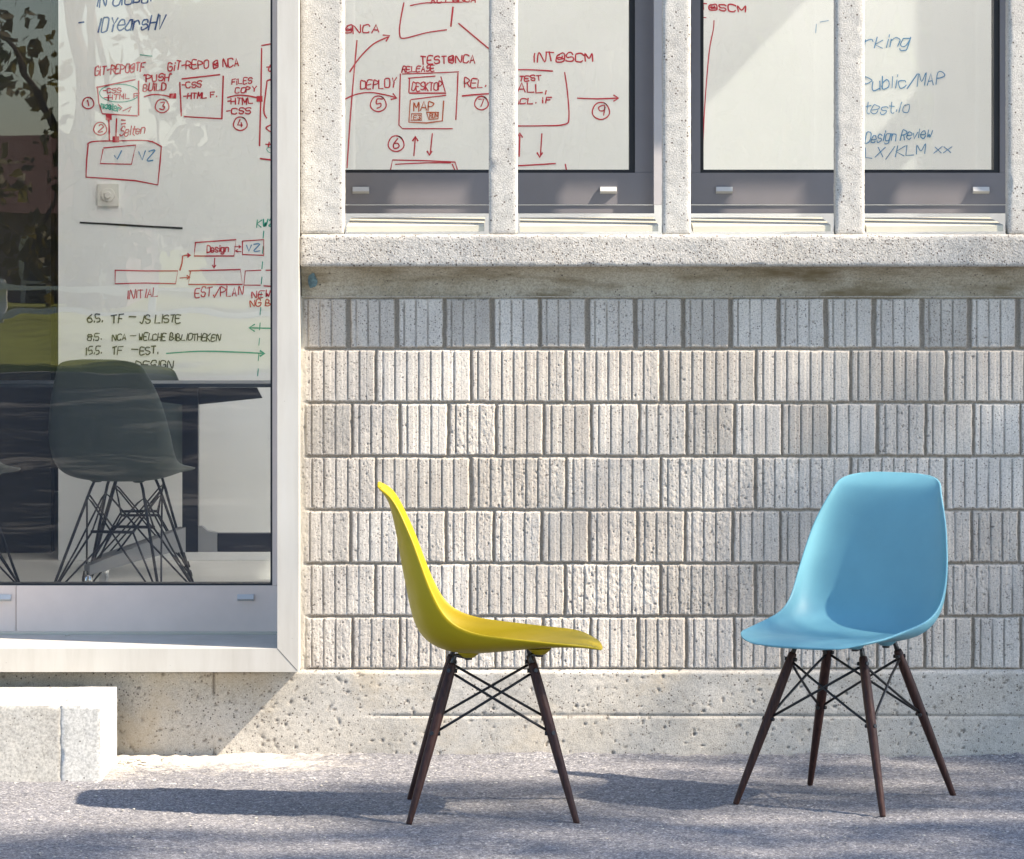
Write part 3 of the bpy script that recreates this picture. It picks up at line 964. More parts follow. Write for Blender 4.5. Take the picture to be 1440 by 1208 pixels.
def write_board():
    r = 'red'
    text('blue', 'IN Global', 134, 10, 213, 3, 17, 1.8, 0.15)
    line('blue', [(111, 32), (118, 31)], 1.8)
    text('blue', '10YearsHV', 136, 45, 229, 40, 20, 1.9, 0.18)
    line('green', [(197, 77), (205, 78), (214, 79)], 1.0)
    text(r, 'GiT-REPO@TF', 133, 106, 203, 99, 12)
    text(r, 'GiT-REPO @ NCA', 236, 99, 336, 93, 11.5)
    text(r, '"PUSH"', 202, 115, 241, 113, 9.5)
    text(r, 'BUiLD', 201, 128, 233, 126, 9.5)
    line(r, [(136, 123), (190, 112)]); line(r, [(137, 122), (139, 145), (144, 160), (193, 163)], 1.7, False)
    line(r, [(195, 114), (195, 162)])
    text(r, '-CSS', 145, 131, 170, 130, 6.5, 1.3); text(r, '-HTML F', 146, 141, 195, 138, 7, 1.3)
    line(r, [(173, 156), (185, 150), (181, 157)], 1.3, False); line(r, [(166, 147), (172, 152), (168, 155)], 1.3, False)
    line('green', [(168 + 28 * math.cos(a), 131 + 12.5 * math.sin(a)) for a in (0.39 * k for k in range(17))], 1.0)
    text('green', 'master', 142, 151, 169, 157, 8, 1.6)
    circ(r, 124, 145, 8, '1')
    line(r, [(203, 136), (215, 133), (230, 134), (243, 137)]); blob(r, 243, 135, 4.5)
    circ(r, 228, 149, 9.5, '3')
    line(r, [(256, 111), (309, 105)]); line(r, [(253, 116), (255, 163)]); line(r, [(259, 164), (312, 167)]); line(r, [(314, 107), (312, 167)])
    text(r, '-CSS', 256, 124, 283, 122, 8, 1.5); text(r, '-HTML F.', 258, 139, 304, 137, 8, 1.5)
    text(r, 'FiLES', 326, 119, 354, 117, 8, 1.4); text(r, 'COPY', 331, 131, 360, 129, 7.5, 1.4)
    line(r, [(320, 137), (335, 134), (350, 135), (364, 138)]); blob(r, 365, 139, 4)
    text(r, '-HTML', 319, 147, 355, 146, 9, 1.5); text(r, '-CSS', 319, 160, 352, 160, 8, 1.5)
    circ(r, 338, 174, 9.5, '4')
    line(r, [(368, 64), (390, 60)]); line(r, [(368, 68), (367, 130), (365, 205)]); line(r, [(366, 223), (390, 226)])
    line(r, [(390, 111), (377, 113), (375, 120), (371, 155), (375, 166)]); text(r, 't', 374, 100, 384, 100, 10); line(r, [(380, 176), (374, 180), (380, 185)]); text(r, '+', 372, 208, 382, 208, 10)
    line('green', [(390, 207), (376, 208), (378, 214), (390, 216)], 0.8)
    line(r, [(154, 197), (153, 166)]); blob(r, 153, 165, 4); line(r, [(164, 167), (163, 194)]); blob(r, 163, 196, 4.5)
    circ(r, 141, 181, 9, '2')
    text(r, '=', 170, 178, 178, 178, 12, 1.6); text(r, 'Seiten', 168, 191, 203, 188, 12, 1.4, 0.2)
    line(r, [(124, 204), (122, 225), (121, 249), (150, 251), (190, 254), (222, 260), (225, 230), (227, 206), (214, 199)], 1.7, False)
    line(r, [(123, 203), (132, 199), (170, 198), (208, 198), (227, 206)])
    line(r, [(146, 208), (191, 204), (185, 231), (141, 230), (145, 210)], 1.5, False)
    line('sky_blue', [(161, 219), (165, 224), (171, 212)], 1.6, False); text('sky_blue', 'VZ', 195, 225, 216, 224, 12, 1.4)
    line('black', [(113, 313), (150, 315), (200, 318), (256, 321)], 2.4)
    # plan
    line(r, [(162, 380), (205, 381), (250, 381), (247, 399), (205, 398), (162, 399), (162, 380)], 1.5, False)
    text(r, 'INITIAL', 178, 421, 222, 417, 12, 1.3)
    line(r, [(253, 380), (256, 370), (257, 360), (262, 359), (267, 359)], 1.6, False); arrowhead(r, 268, 359, 1, 0, 4)
    line(r, [(275, 341), (332, 337), (329, 360), (273, 360), (275, 341)], 1.6, False); text(r, 'Design', 291, 355, 321, 354, 9.5, 1.4)
    line(r, [(330, 347), (338, 347)], 1.2); arrowhead(r, 339, 347, 1, 0, 3, 1.2); line(r, [(339, 354), (331, 353)], 1.2); arrowhead(r, 331, 353, -1, 0, 3, 1.2)
    line(r, [(341, 339), (371, 337), (371, 359), (341, 358), (341, 339)], 1.5, False); text('sky_blue', 'VZ', 346, 354, 365, 353, 9, 1.3)
    line(r, [(302, 363), (301, 376)], 1.3); arrowhead(r, 301, 377, 0, 1, 4, 1.3)
    line(r, [(253, 391), (266, 390)], 1.3); arrowhead(r, 267, 390, 1, 0, 4, 1.5)
    line(r, [(266, 381), (338, 379), (341, 400), (265, 400), (268, 381)], 1.5, False)
    line(r, [(367, 380), (345, 381), (343, 401), (366, 401)], 1.4, False); line(r, [(374, 380), (390, 380)], 1.3); line(r, [(371, 402), (390, 403)], 1.3)
    text(r, 'EST./PLAN', 274, 418, 341, 415, 12.5, 1.4)
    text(r, 'NEW', 354, 419, 379, 417, 9, 1.4); text(r, 'NG BUiLD', 352, 431, 408, 429, 9, 1.4)
    text('green', 'KW2', 361, 319, 384, 318, 9.5, 1.5)
    for k in range(10):
        y = 325 + k * 21.5
        line('green', [(371 - k * 0.85, y), (370 - k * 0.85, y + 10)], 1.1)
    line('green', [(392, 462), (352, 461)], 1.6); arrowhead('green', 350, 461, -1, 0, 8, 1.6)
    line('green', [(234, 497), (280, 494), (330, 495), (370, 497)], 1.6); arrowhead('green', 372, 497, 1, 0, 6, 2)
    text('black', '6.5.', 123, 453, 144, 452, 10.5, 1.6); text('black', 'TF', 157, 455, 173, 453, 11.5, 1.6)
    text('black', '-', 182, 451, 191, 451, 10); text('black', 'JS LISTE', 196, 455, 254, 453, 10.5, 1.5)
    text('black', '8.5.', 123, 479, 142, 478, 9.5, 1.3); text('black', 'NCA', 158, 479, 177, 478, 8.5, 1.3)
    text('black', '-', 183, 476, 190, 476, 9, 1.2); text('black', 'WELCHE BIBLIOTHEKEN', 195, 478, 309, 479, 9, 1.4, 0.14)
    text('black', '15.5.', 120, 499, 142, 498, 11, 1.4); text('black', 'TF', 157, 499, 172, 497, 10.5, 1.5); text('black', '-', 184, 496, 193, 496, 9)
    text('black', 'EST.', 197, 499, 222, 497, 11, 1.5); text('black', '- DESIGN', 178, 519, 243, 518, 10.5, 1.4)
    # middle windows
    text(r, '@NCA', 485, 47, 532, 46, 11.5, 1.5); line(r, [(502, 57), (499, 90), (493, 160), (488, 236)], 1.5)
    line(r, [(492, 101), (505, 82), (525, 62), (546, 52)], 1.6); arrowhead(r, 548, 50, 2, -1, 8)
    line(r, [(568, 4), (563, 30), (562, 48), (568, 54), (600, 46), (628, 42)], 1.6); line(r, [(637, 10), (634, 37)], 1.8); line(r, [(577, 8), (600, 4), (650, 3)], 1.3)
    text(r, 'ACT @NCA', 606, 4, 669, 3, 9); line(r, [(645, 33), (688, 69)], 1.8); line(r, [(686, 67), (714, 90)], 1.8)
    text(r, 'TEST@NCA', 591, 90, 668, 88, 10.5, 1.6); text(r, 'RELEASE', 565, 102, 611, 100, 8, 1.4); line(r, [(566, 104), (600, 103), (645, 101)], 1.2)
    line(r, [(563, 104), (562, 140), (561, 176), (566, 181), (636, 181)], 1.6, False); line(r, [(644, 103), (643, 130), (641, 168)], 1.6)
    line(r, [(574, 110), (612, 107)], 1.3); text(r, 'DESKTOP', 579, 127, 621, 127, 11, 1.4); line(r, [(576, 110), (575, 130)], 1.3); line(r, [(620, 108), (626, 129)], 1.3); line(r, [(576, 131), (627, 131)], 1.6)
    line(r, [(578, 140), (627, 134)], 1.3); line('orange', [(577, 141), (575, 172), (600, 173), (622, 170), (624, 142)], 1.5, False)
    text('orange', 'MAP', 582, 156, 609, 155, 12, 1.4)
    line('orange', [(579, 160), (578, 169), (593, 169), (593, 160), (579, 160)], 1.3, False); text('orange', 'E3', 582, 168, 591, 168, 6, 1)
    line('orange', [(600, 158), (603, 168), (616, 167), (617, 158), (600, 158)], 1.3, False); text('orange', 'RUN', 604, 166, 615, 165, 6, 1)
    text(r, 'DEPLOY', 507, 125, 556, 123, 12, 1.5); line(r, [(484, 140), (500, 133), (520, 130), (540, 133), (556, 137)], 1.5); arrowhead(r, 558, 138, 3, 1, 7)
    circ(r, 532, 146, 11, '5'); text(r, 'REL. MAP', 653, 123, 716, 121, 12, 1.4); line(r, [(650, 135), (670, 133), (700, 131)], 1.7); circ(r, 677, 145, 9.5, '7')
    circ(r, 557, 202, 11, '6'); line(r, [(582, 219), (584, 194)], 1.6); arrowhead(r, 584, 192, 0, -1, 6, 2); line(r, [(608, 188), (605, 216)], 1.6); arrowhead(r, 604, 218, 0, 1, 5, 2)
    line(r, [(549, 240), (552, 225), (600, 226), (640, 228), (643, 238)], 1.7, False); line(r, [(556, 231), (600, 229), (634, 229)], 1.3); line(r, [(636, 231), (640, 240)], 1.4)
    text(r, 'iNT@SCM', 750, 87, 833, 86, 12, 1.6)
    line(r, [(700, 99), (740, 98), (777, 100)], 1.5); line(r, [(794, 102), (798, 130), (800, 165), (794, 175), (760, 177), (700, 177)], 1.6)
    text(r, 'TEST', 730, 114, 761, 113, 7, 1.5); text(r, 'iNST', 690, 130, 722, 130, 12); text(r, 'ALL,', 728, 130, 768, 130, 12.5, 1.6); text(r, 'iNCL. iF', 716, 147, 775, 145, 8, 1.5)
    line(r, [(812, 138), (840, 139), (868, 138)], 1.5); arrowhead(r, 870, 138, 1, 0, 7); circ(r, 845, 156, 12, '9')
    line(r, [(730, 220), (731, 190)], 1.5); arrowhead(r, 731, 187, 0, -1, 6); line(r, [(762, 188), (760, 218)], 1.5); arrowhead(r, 759, 221, 0, 1, 6, 2)
    line(r, [(690, 234), (730, 233), (781, 230)], 1.6); line(r, [(795, 231), (797, 242)], 1.6)
    text(r, 'iNT@SCM', 965, 12, 1048, 17, 9, 1.7); line(r, [(985, 24), (993, 25)], 1.2)
    line(r, [(1004, 29), (1003, 42), (997, 75), (991, 150), (988, 220)], 1.2)
    b = 'sky_blue'
    line(b, [(1148, 34), (1147, 46)], .8); line(b, [(1153, 31), (1165, 29)], .8)
    text(b, 'working', 1186, 69, 1277, 65, 17, 1.2, 0.2); text(b, 'Public/MAP', 1214, 127, 1326, 118, 17, 1.2, 0.1)
    text(b, 'test.io', 1216, 160, 1278, 158, 16, 1.0, 0.2); text('blue_thin', 'Design Review', 1216, 201, 1309, 193, 14, 1.2, 0.2)
    text(b, 'LX/KLM xx', 1216, 222, 1338, 215, 14, 1.1, 0.2)
write_board()
MARK = {'red': ('red_writing', 'red'), 'blue': ('blue_writing', 'blue'), 'sky_blue': ('pale_blue_writing', 'sky_blue'), 'blue_thin': ('thin_blue_writing', 'sky_blue'),
        'green': ('green_writing', 'green'), 'black': ('black_writing', 'black'), 'orange': ('orange_writing', 'orange')}
def build_marks():
    for n, (col, strokes) in enumerate(STROKES.items()):
        bm = bmesh.new()
        for si, (pts, w) in enumerate(strokes):
            P = [Vector(((x - 720) / SB, EYE - (y - 330) / SB)) for x, y in pts]
            hw = w / SB * 0.58
            y = YB - 0.0012 - 0.0002 * n - 0.00001 * (si % 12)
            L_, R_ = [], []
            pr = trng.uniform(0.8, 1.2)
            for i, p in enumerate(P):
                d = P[min(i + 1, len(P) - 1)] - P[max(i - 1, 0)]
                if d.length < 1e-7: d = Vector((1, 0))
                d.normalize()
                pr = pr * 0.7 + trng.uniform(0.7, 1.3) * 0.3
                nn = Vector((-d.y, d.x)) * hw * pr
                if i == 0: p = p - d * hw * 0.6
                if i == len(P) - 1: p = p + d * hw * 0.6
                L_.append(bm.verts.new((p.x + nn.x, y, p.y + nn.y))); R_.append(bm.verts.new((p.x - nn.x, y, p.y - nn.y)))
            for i in range(len(P) - 1):
                bm.faces.new((L_[i], L_[i + 1], R_[i + 1], R_[i]))
        own_b(finish(MARK[col][0], bm, M[MARK[col][1]]))
build_marks()
sx, sz = (152.5 - 720) / SB, EYE - (274 - 330) / SB
sp = own_b(obox('socket_plate', sx - 0.04, sx + 0.04, YB - 0.012, YB - 0.0003, sz - 0.042, sz + 0.042, M['socket'], bevel=0.004))
bm = bmesh.new()
tube(bm, [(sx, YB - 0.0125, sz), (sx, YB - 0.019, sz)], [0.026, 0.025], 28)
tube(bm, [(sx, YB - 0.0195, sz), (sx, YB - 0.03, sz)], [0.014, 0.012], 24)
finish('dial', bm, M['socket'], sp, bevel=0.001)

# ------------------------------------------------------------------ chairs
ROWS = [(.272, .410, .262, .412, .190), (.245, .419, .236, .424, .193), (.215, .422, .200, .431, .196),
        (.160, .421, .150, .436, .199), (.100, .416, .090, .443, .203), (.030, .408, .030, .450, .206), (-.050, .402, -.035, .460, .209),
        (-.110, .408, -.085, .478, .211), (-.155, .428, -.117, .505, .212), (-.183, .462, -.138, .540, .211), (-.197, .505, -.156, .580, .207),
        (-.208, .558, -.174, .628, .199), (-.219, .615, -.194, .682, .187), (-.231, .683, -.2145, .728, .171), (-.242, .737, -.231, .762, .157),
        (-.255, .779, -.250, .789, .146), (-.281, .813, -.277, .809, .138)]
def catmull(tbl, t):
    i = min(int(t), len(tbl) - 2)
    f = t - i
    p = [np.array(tbl[max(0, min(len(tbl) - 1, i + k))]) for k in (-1, 0, 1, 2)]
    return 0.5 * (2 * p[1] + (p[2] - p[0]) * f + (2 * p[0] - 5 * p[1] + 4 * p[2] - p[3]) * f ** 2 + (3 * p[1] - p[0] - 3 * p[2] + p[3]) * f ** 3)
def shell_mesh():
    bm = bmesh.new()
    nv = 22
    dense = [catmull(ROWS, k / 400 * (len(ROWS) - 1)) for k in range(401)]
    arc = np.concatenate([[0], np.cumsum([math.dist(p[:2], q[:2]) for p, q in zip(dense, dense[1:])])])
    dense = np.array(dense)
    tot = arc[-1]
    rf, rt = 0.088, 0.052                                   # corner radii: front edge, top edge
    ss = [rf * (1 - math.cos(t)) for t in np.linspace(0, math.pi / 2, 8)]
    ss += list(np.linspace(rf, tot - rt, 30))[1:-1]
    ss += [tot - rt * (1 - math.cos(t)) for t in np.linspace(math.pi / 2, 0, 7)]
    nu = len(ss) - 1
    grid = []
    for q in ss:
        cx, cz, rx, rz, w = (np.interp(q, arc, dense[:, k]) for k in range(5))
        if q < rf: w += -rf + math.sqrt(max(0, rf * rf - (rf - q) ** 2))
        d = tot - q
        if d < rt: w += -rt + math.sqrt(max(0, rt * rt - (rt - d) ** 2))
        row = []
        for j in range(nv + 1):
            v = j / nv * 2 - 1
            a = abs(v)
            y = w * math.copysign(math.sin(a * math.pi / 2 * 0.93) / math.sin(math.pi / 2 * 0.93), v)
            gq = a ** 2.6
            row.append(bm.verts.new((cx + (rx - cx) * gq, y, cz + (rz - cz) * gq)))
        grid.append(row)
    for i in range(nu):
        for j in range(nv):
            bm.faces.new((grid[i][j], grid[i + 1][j], grid[i + 1][j + 1], grid[i][j + 1]))
    bmesh.ops.recalc_face_normals(bm, faces=bm.faces)
    # thickness
    bm.normal_update()
    for _ in range(4):
        nn = [[sum((grid[a][b].normal for a in range(max(0, i - 1), min(nu, i + 1) + 1) for b in range(max(0, j - 1), min(nv, j + 1) + 1)), Vector()).normalized()
               for j in range(nv + 1)] for i in range(nu + 1)]
        for i in range(nu + 1):
            for j in range(nv + 1): grid[i][j].normal = nn[i][j]
    inner = {v: v.co + v.normal * 0.0035 for v in bm.verts}
    outer = {v: v.co - v.normal * 0.0035 for v in bm.verts}
    b2 = bmesh.new()
    A = {v: b2.verts.new(c) for v, c in inner.items()}
    B = {v: b2.verts.new(c) for v, c in outer.items()}
    for f in bm.faces:
        b2.faces.new([A[v] for v in f.verts])
        b2.faces.new([B[v] for v in reversed(f.verts)])
    Mv = {}
    for v in bm.verts:                                      # rounded lip
        if v.is_boundary:
            es = [e.other_vert(v).co for e in v.link_edges if e.is_boundary]
            tg = (es[0] - es[1]).normalized()
            o = tg.cross(v.normal)
            if o.dot(v.co - Vector((-0.06, 0, 0.5))) < 0: o = -o
            Mv[v] = b2.verts.new(v.co + o.normalized() * 0.0026)
    for e in bm.edges:
        if len(e.link_faces) == 1:
            a, b = e.verts
            b2.faces.new((A[a], A[b], Mv[b], Mv[a]))
            b2.faces.new((Mv[a], Mv[b], B[b], B[a]))
    bm.free()
    bmesh.ops.recalc_face_normals(b2, faces=b2.faces)
    me = bpy.data.meshes.new('seat_shell')
    b2.to_mesh(me)
    b2.free()
    return me
SHELL = shell_mesh()

def shell_for(parent, mat):
    me = SHELL.copy()
    o = link('seat_shell', me, mat, parent, smooth=True)
    sub = o.modifiers.new('smooth', 'SUBSURF')
    sub.levels = sub.render_levels = 2
    return o

def wood_chair(name, label, loc, ang, mat, group):
    root = empty(name, loc, ang)
    tag(root, label, 'chair', group)
    shell_for(root, mat)
    T, H = 0.087, 0.415
    foot = lambda e, s: Vector((e * 0.204, s * 0.205, 0))
    top = lambda e, s: Vector((e * T, s * T, H))
    at = lambda e, s, z: foot(e, s).lerp(top(e, s), z / H)
    for e in (-1, 1):
        for s in (-1, 1):
            bm = bmesh.new()
            zz = [0.0, 0.003, 0.06, 0.16, 0.26, 0.33, 0.372, 0.377]
            rr = [0.0066, 0.0076, 0.0092, 0.0114, 0.0128, 0.0124, 0.0108, 0.0095]
            tube(bm, [at(e, s, z) for z in zz], rr, 20)
            leg = finish('leg', bm, M['wood'], root, smooth=True)
            # screw heads on the outside of the leg
            bm = bmesh.new()
            d = Vector((e * 0.35, s, 0.2)).normalized()
            bm.free()
            for z in (0.36, 0.212):
                p = at(e, s, z)
                for q, l0, l1 in ((d, 0.009, 0.0142), (Vector((-e, 0, 0)), 0.008, 0.017), (Vector((0, -s, 0)), 0.008, 0.017)):
                    bm = bmesh.new()
                    tube(bm, [p + q * l0, p + q * l1], [0.0055, 0.005], 10)
                    finish('bolt', bm, M['steel'], leg)
            # rubber mount under the shell and the bent steel bracket to the leg
            mx = 0.116 if e > 0 else -0.058
            my = s * 0.085
            uz = 0.4105 if e > 0 else 0.4035
            bm = bmesh.new()
            tube(bm, [(mx, my, uz + 0.002), (mx, my, uz - 0.004), (mx, my, uz - 0.010), (mx, my, uz - 0.0125)], [0.030, 0.024, 0.017, 0.013], 20)
            finish('shock_mount', bm, mat, root, smooth=True)
            bm = bmesh.new()
            tube(bm, [(mx, my, uz - 0.010), (mx, my, uz - 0.018)], [0.010, 0.009], 12)
            p1 = at(e, s, 0.396); p2 = at(e, s, 0.366)
            tube(bm, [(mx, my, uz - 0.013), Vector((mx, my, uz - 0.0145)).lerp(p1 + Vector((0, 0, 0.003)), 0.85), p1, p2], [0.0048, 0.0048, 0.0055, 0.0075], 10)
            finish('bracket', bm, M['bracket'], root, smooth=True)
    for a, b in (((-1, -1), (1, -1)), ((-1, 1), (1, 1)), ((-1, -1), (-1, 1)), ((1, -1), (1, 1))):
        for p, q in ((a, b), (b, a)):
            bm = bmesh.new()
            A = at(*p, 0.358); B = at(*q, 0.212)
            d = (B - A).normalized()
            A = A + d * 0.012; B = B - d * 0.012
            side = d.cross(Vector((0, 0, 1))).normalized() * (0.0035 if p == a else -0.0035)
            mid = (A + B) * 0.5 + side
            tube(bm, [A, A.lerp(mid, .5) + side * .5, mid, B.lerp(mid, .5) + side * .5, B], 0.0034, 8)
            finish('cross_brace', bm, M['steel'], root, smooth=True)
    return root

wood_chair('side_chair', 'glossy yellow moulded shell chair seen in profile, on dark tapered wooden legs', (-0.0505, 9.705, 0.001), R(1.2), M['yellow_shell'], 'moulded shell chairs on wooden legs')
wood_chair('side_chair', 'sky blue moulded shell chair turned towards the viewer, on dark tapered wooden legs', (0.842, 9.895, 0.001), R(-121.5), M['blue_shell'], 'moulded shell chairs on wooden legs')

def wire_chair(label, loc, ang):
    root = empty('wire_leg_chair', loc, ang)
    tag(root, label, 'chair', 'black shell chairs on wire legs around the table')
    shell_for(root, M['black_shell'])
    Fp = lambda e, s: Vector((e * 0.205, s * 0.195, 0.008))
    Tp = lambda e, s: Vector((0.105 if e > 0 else -0.060, s * 0.085, 0.395))
    bm = bmesh.new(); tw = bmesh.new()
    for e in (-1, 1):
        for s in (-1, 1):
            f, t = Fp(e, s), Tp(e, s)
            tube(bm, [f, f.lerp(t, .95), t + Vector((0, s * -0.004, 0.004)), t + Vector((0, -s * 0.02, 0.006))], 0.0052, 8)
            ft = bmesh.new(); tube(ft, [f + Vector((0, 0, -0.008)), f + Vector((0, 0, 0.004)), f + Vector((0, 0, 0.016))], [0.013, 0.010, 0.006], 12)
            finish('foot_glide', ft, M['steel'], root, smooth=True)
            bar = Vector((e * 0.115, s * 0.072, 0.232))
            tube(tw, [f + Vector((0, 0, .005)), bar, bar + Vector((0, -s * .01, .002))], 0.0036, 7)
            # loops that rise from one foot and hang on the neighbouring leg
            n1 = Fp(-e, s).lerp(Tp(-e, s), 0.86); n2 = Fp(e, -s).lerp(Tp(e, -s), 0.86)
            m1 = f.lerp(n1, .93) + Vector((0, 0, .012)); m2 = f.lerp(n2, .93) + Vector((0, 0, .012))
            tube(tw, [f + Vector((-e * .004, 0, .006)), f.lerp(n1, .5), m1, n1 + Vector((0, 0, .006)), Fp(-e, s).lerp(Tp(-e, s), 0.78)], 0.0034, 7)
            tube(tw, [f + Vector((0, -s * .004, .006)), f.lerp(n2, .5), m2, n2 + Vector((0, 0, .006)), Fp(e, -s).lerp(Tp(e, -s), 0.78)], 0.0034, 7)
            tube(tw, [bar, Tp(-e, s).lerp(Fp(-e, s), .1)], 0.0032, 7)
        tube(tw, [(e * 0.115, -0.075, 0.234), (e * 0.115, 0.075, 0.234)], 0.0052, 8)
    finish('wire_leg_frame', bm, M['wire'], root, smooth=True)
    finish('cross_wire', tw, M['wire'], root, smooth=True)
    for e in (-1, 1):
        for s in (-1, 1):
            t = Tp(e, s)
            bm = bmesh.new()
            tube(bm, [t + Vector((0, -s * .012, .016)), t + Vector((0, -s * .012, .008)), t + Vector((0, -s * .012, .001))], [0.032, 0.025, 0.014], 16)
            finish('shock_mount', bm, M['black_shell'], root, smooth=True)
    return root
wire_chair('black shell chair on wire legs seen from behind, in front of the table edge', ((173 - 720) * 13.38 / F, 13.38, FL), R(78)).scale = (1.015, 1.015, 1.015)
wire_chair('black shell chair at the far side of the table, half hidden behind the nearer chair', ((196 - 720) * 14.45 / F, 14.45, FL), R(-84)).scale = (0.925, 0.925, 0.925)
wire_chair('black shell chair cut off by the left edge, only seat tip and wire leg showing', ((179 - 720) * 13.45 / F - 0.615, 13.45, FL), R(78))

# ------------------------------------------------------------------ table
table = empty('conference_table', (-1.12, 13.72, FL))
tag(table, 'long dark table with black column leg and grey splayed foot inside the room', 'table')
def own_t(o):
    o.parent = table
    o.matrix_parent_inverse = Matrix.Translation((1.12, -13.72, -FL))
    return o
zt = 0.913
own_t(obox('table_top', -3.4, 0.55, 13.60, 13.90, zt - 0.013, zt, M['table'], bevel=0.006))
own_t(obox('table_column', -1.153, -1.098, 13.70, 13.76, 0.32, zt - 0.014, M['table_leg'], bevel=0.008))
bm = bmesh.new()
prism(bm, [(-1.097, 0.835), (-1.097, 0.894), (-0.894, 0.894), (-0.875, 0.858)], 13.72, 13.745)
prism(bm, [(-1.154, 0.835), (-1.154, 0.894), (-1.30, 0.894), (-1.31, 0.855)], 13.72, 13.745)
own_t(finish('top_bracket', bm, M['table_leg'], bevel=0.003))
own_t(obox('tie_beam', -1.031, 0.35, 13.71, 13.75, 0.32, 0.385, M['table_leg'], bevel=0.004))
bm = bmesh.new()
prism(bm, [(-1.0975, 0.32), (-1.0975, 0.408), (-1.085, 0.41), (-1.065, 0.393), (-1.0315, 0.386), (-1.0315, 0.32)], 13.705, 13.755)
own_t(finish('beam_bracket', bm, M['grey_metal'], bevel=0.003))
def foot_arm(x1, y1):
    bm = bmesh.new()
    a = Vector((-1.152, 13.71, 0)); b = Vector((x1, y1, 0))
    n = (b - a).normalized().cross(Vector((0, 0, 1))) * 0.018
    prof = []
    for t, lo, hi in ((0, .32, .408), (.15, .322, .392), (.5, .30, .352), (.85, .272, .312), (1, .262, .295)):
        p = a.lerp(b, t)
        prof.append([bm.verts.new((p.x + k * n.x, p.y + k * n.y, z)) for k, z in ((-1, lo), (1, lo), (1, hi), (-1, hi))])
    for u, v in zip(prof, prof[1:]):
        for i in range(4): bm.faces.new((u[i], u[(i + 1) % 4], v[(i + 1) % 4], v[i]))
    bm.faces.new(prof[0]); bm.faces.new(prof[-1][::-1])
    arm = own_t(finish('foot_arm', bm, M['grey_metal'], bevel=0.003))
    bm = bmesh.new()
    tube(bm, [(x1, y1, FL), (x1, y1, FL + .006), (x1, y1, FL + .018), (x1, y1, FL + .035), (x1, y1, FL + .06), (x1, y1, .275)], [0.016, 0.018, 0.0165, 0.0185, 0.018, 0.012], 20)
    finish('chrome_foot', bm, M['chrome'], arm, smooth=True)
foot_arm(-1.46, 13.46)
foot_arm(-1.45, 13.92)

# ------------------------------------------------------------------ concrete steps
YS = 10.24
zs_top = z_px(991.5, YS)
o = rough_box('concrete_step', wall_px(86.0, YS), -1.075, YS, 10.665, -0.02, zs_top, M['step_white'], None, res=0.011, amp=0.0010, rnd=0.0012, seed=3)
tag(o, 'bright white end piece of the low concrete step, right of its cracked joint', 'step')
o = rough_box('concrete_step', -2.6, wall_px(85.95, YS), YS + 0.0012, 10.665, -0.02, zs_top - 0.001, M['step'], None, res=0.011, amp=0.0012, rnd=0.0012, seed=5)
tag(o, 'greyish longer piece of the low concrete step, left of its cracked joint', 'step')
def stones(name, spots, seed):
    rr = random.Random(seed)
    bm = bmesh.new()
    for x, y, z, s in spots:
        b2 = bmesh.new()
        bmesh.ops.create_icosphere(b2, subdivisions=2, radius=s)
        for v in b2.verts:
            v.co *= 1 + 0.5 * mnoise.noise(v.co / s + Vector((x * 50, y * 50, 0)))
            v.co = Vector((v.co.x * 1.3 + x, v.co.y + y, v.co.z * 0.6 + z + s * 0.35))
        me = bpy.data.meshes.new('t'); b2.to_mesh(me); b2.free()
        bm.from_mesh(me)
        bpy.data.meshes.remove(me)
    return finish(name, bm, M['stone'])
rr = random.Random(3)
sp_ = [(rr.gauss(-1.03, 0.05), 10.70 - abs(rr.gauss(0, 0.05)), 0.0, rr.uniform(0.003, 0.009)) for _ in range(70)]
sp_ += [(rr.uniform(-1.7, 0.2), 10.72 - abs(rr.gauss(0, 0.12)) - (0.38 if rr.random() < 0.3 else 0), 0.0, rr.uniform(0.0018, 0.0045)) for _ in range(160)]
sp_ += [(rr.uniform(-1.8, 1.9), rr.uniform(8.9, 10.7), 0.001, rr.uniform(0.0012, 0.003)) for _ in range(420)]
sp_ = [s for s in sp_ if not (s[0] < -1.07 and s[1] > 10.22)]
tag(stones('loose_grit', sp_, 4), 'pale grit and crumbs of concrete lying along the foot of the wall', 'grit', kind='stuff')
tag(stones('pebble', [(wall_px(96, 11.0), 10.975, zs1, 0.006)], 9), 'small dark pebble lying on the sill of the tall window', 'pebble')

# ------------------------------------------------------------------ trees
def leaf_cloud(name, pts, size, mat, parent, seed):
    rg = np.random.default_rng(seed)
    n = len(pts)
    P = np.asarray(pts, dtype=np.float64)
    a = rg.normal(size=(n, 3)); a /= np.linalg.norm(a, axis=1)[:, None]
    b = np.cross(a, rg.normal(size=(n, 3))); b /= np.linalg.norm(b, axis=1)[:, None]
    s = (size * rg.uniform(0.6, 1.35, n))[:, None]
    a = a * s * 0.5; b = b * s * 0.32
    co = np.stack([P - a, P + b * 0.9 - a * 0.1, P + a, P - b * 0.9 - a * 0.1], 1).reshape(-1, 3)
    if parent is not None: co = co - np.array(parent.location)
    me = bpy.data.meshes.new(name)
    me.vertices.add(4 * n)
    me.vertices.foreach_set('co', co.astype(np.float32).ravel())
    me.loops.add(4 * n)
    me.loops.foreach_set('vertex_index', np.arange(4 * n, dtype=np.int32))
    me.polygons.add(n)
    me.polygons.foreach_set('loop_start', np.arange(0, 4 * n, 4, dtype=np.int32))
    me.polygons.foreach_set('loop_total', np.full(n, 4, dtype=np.int32))
    me.update(calc_edges=True)
    return link(name, me, mat, parent)

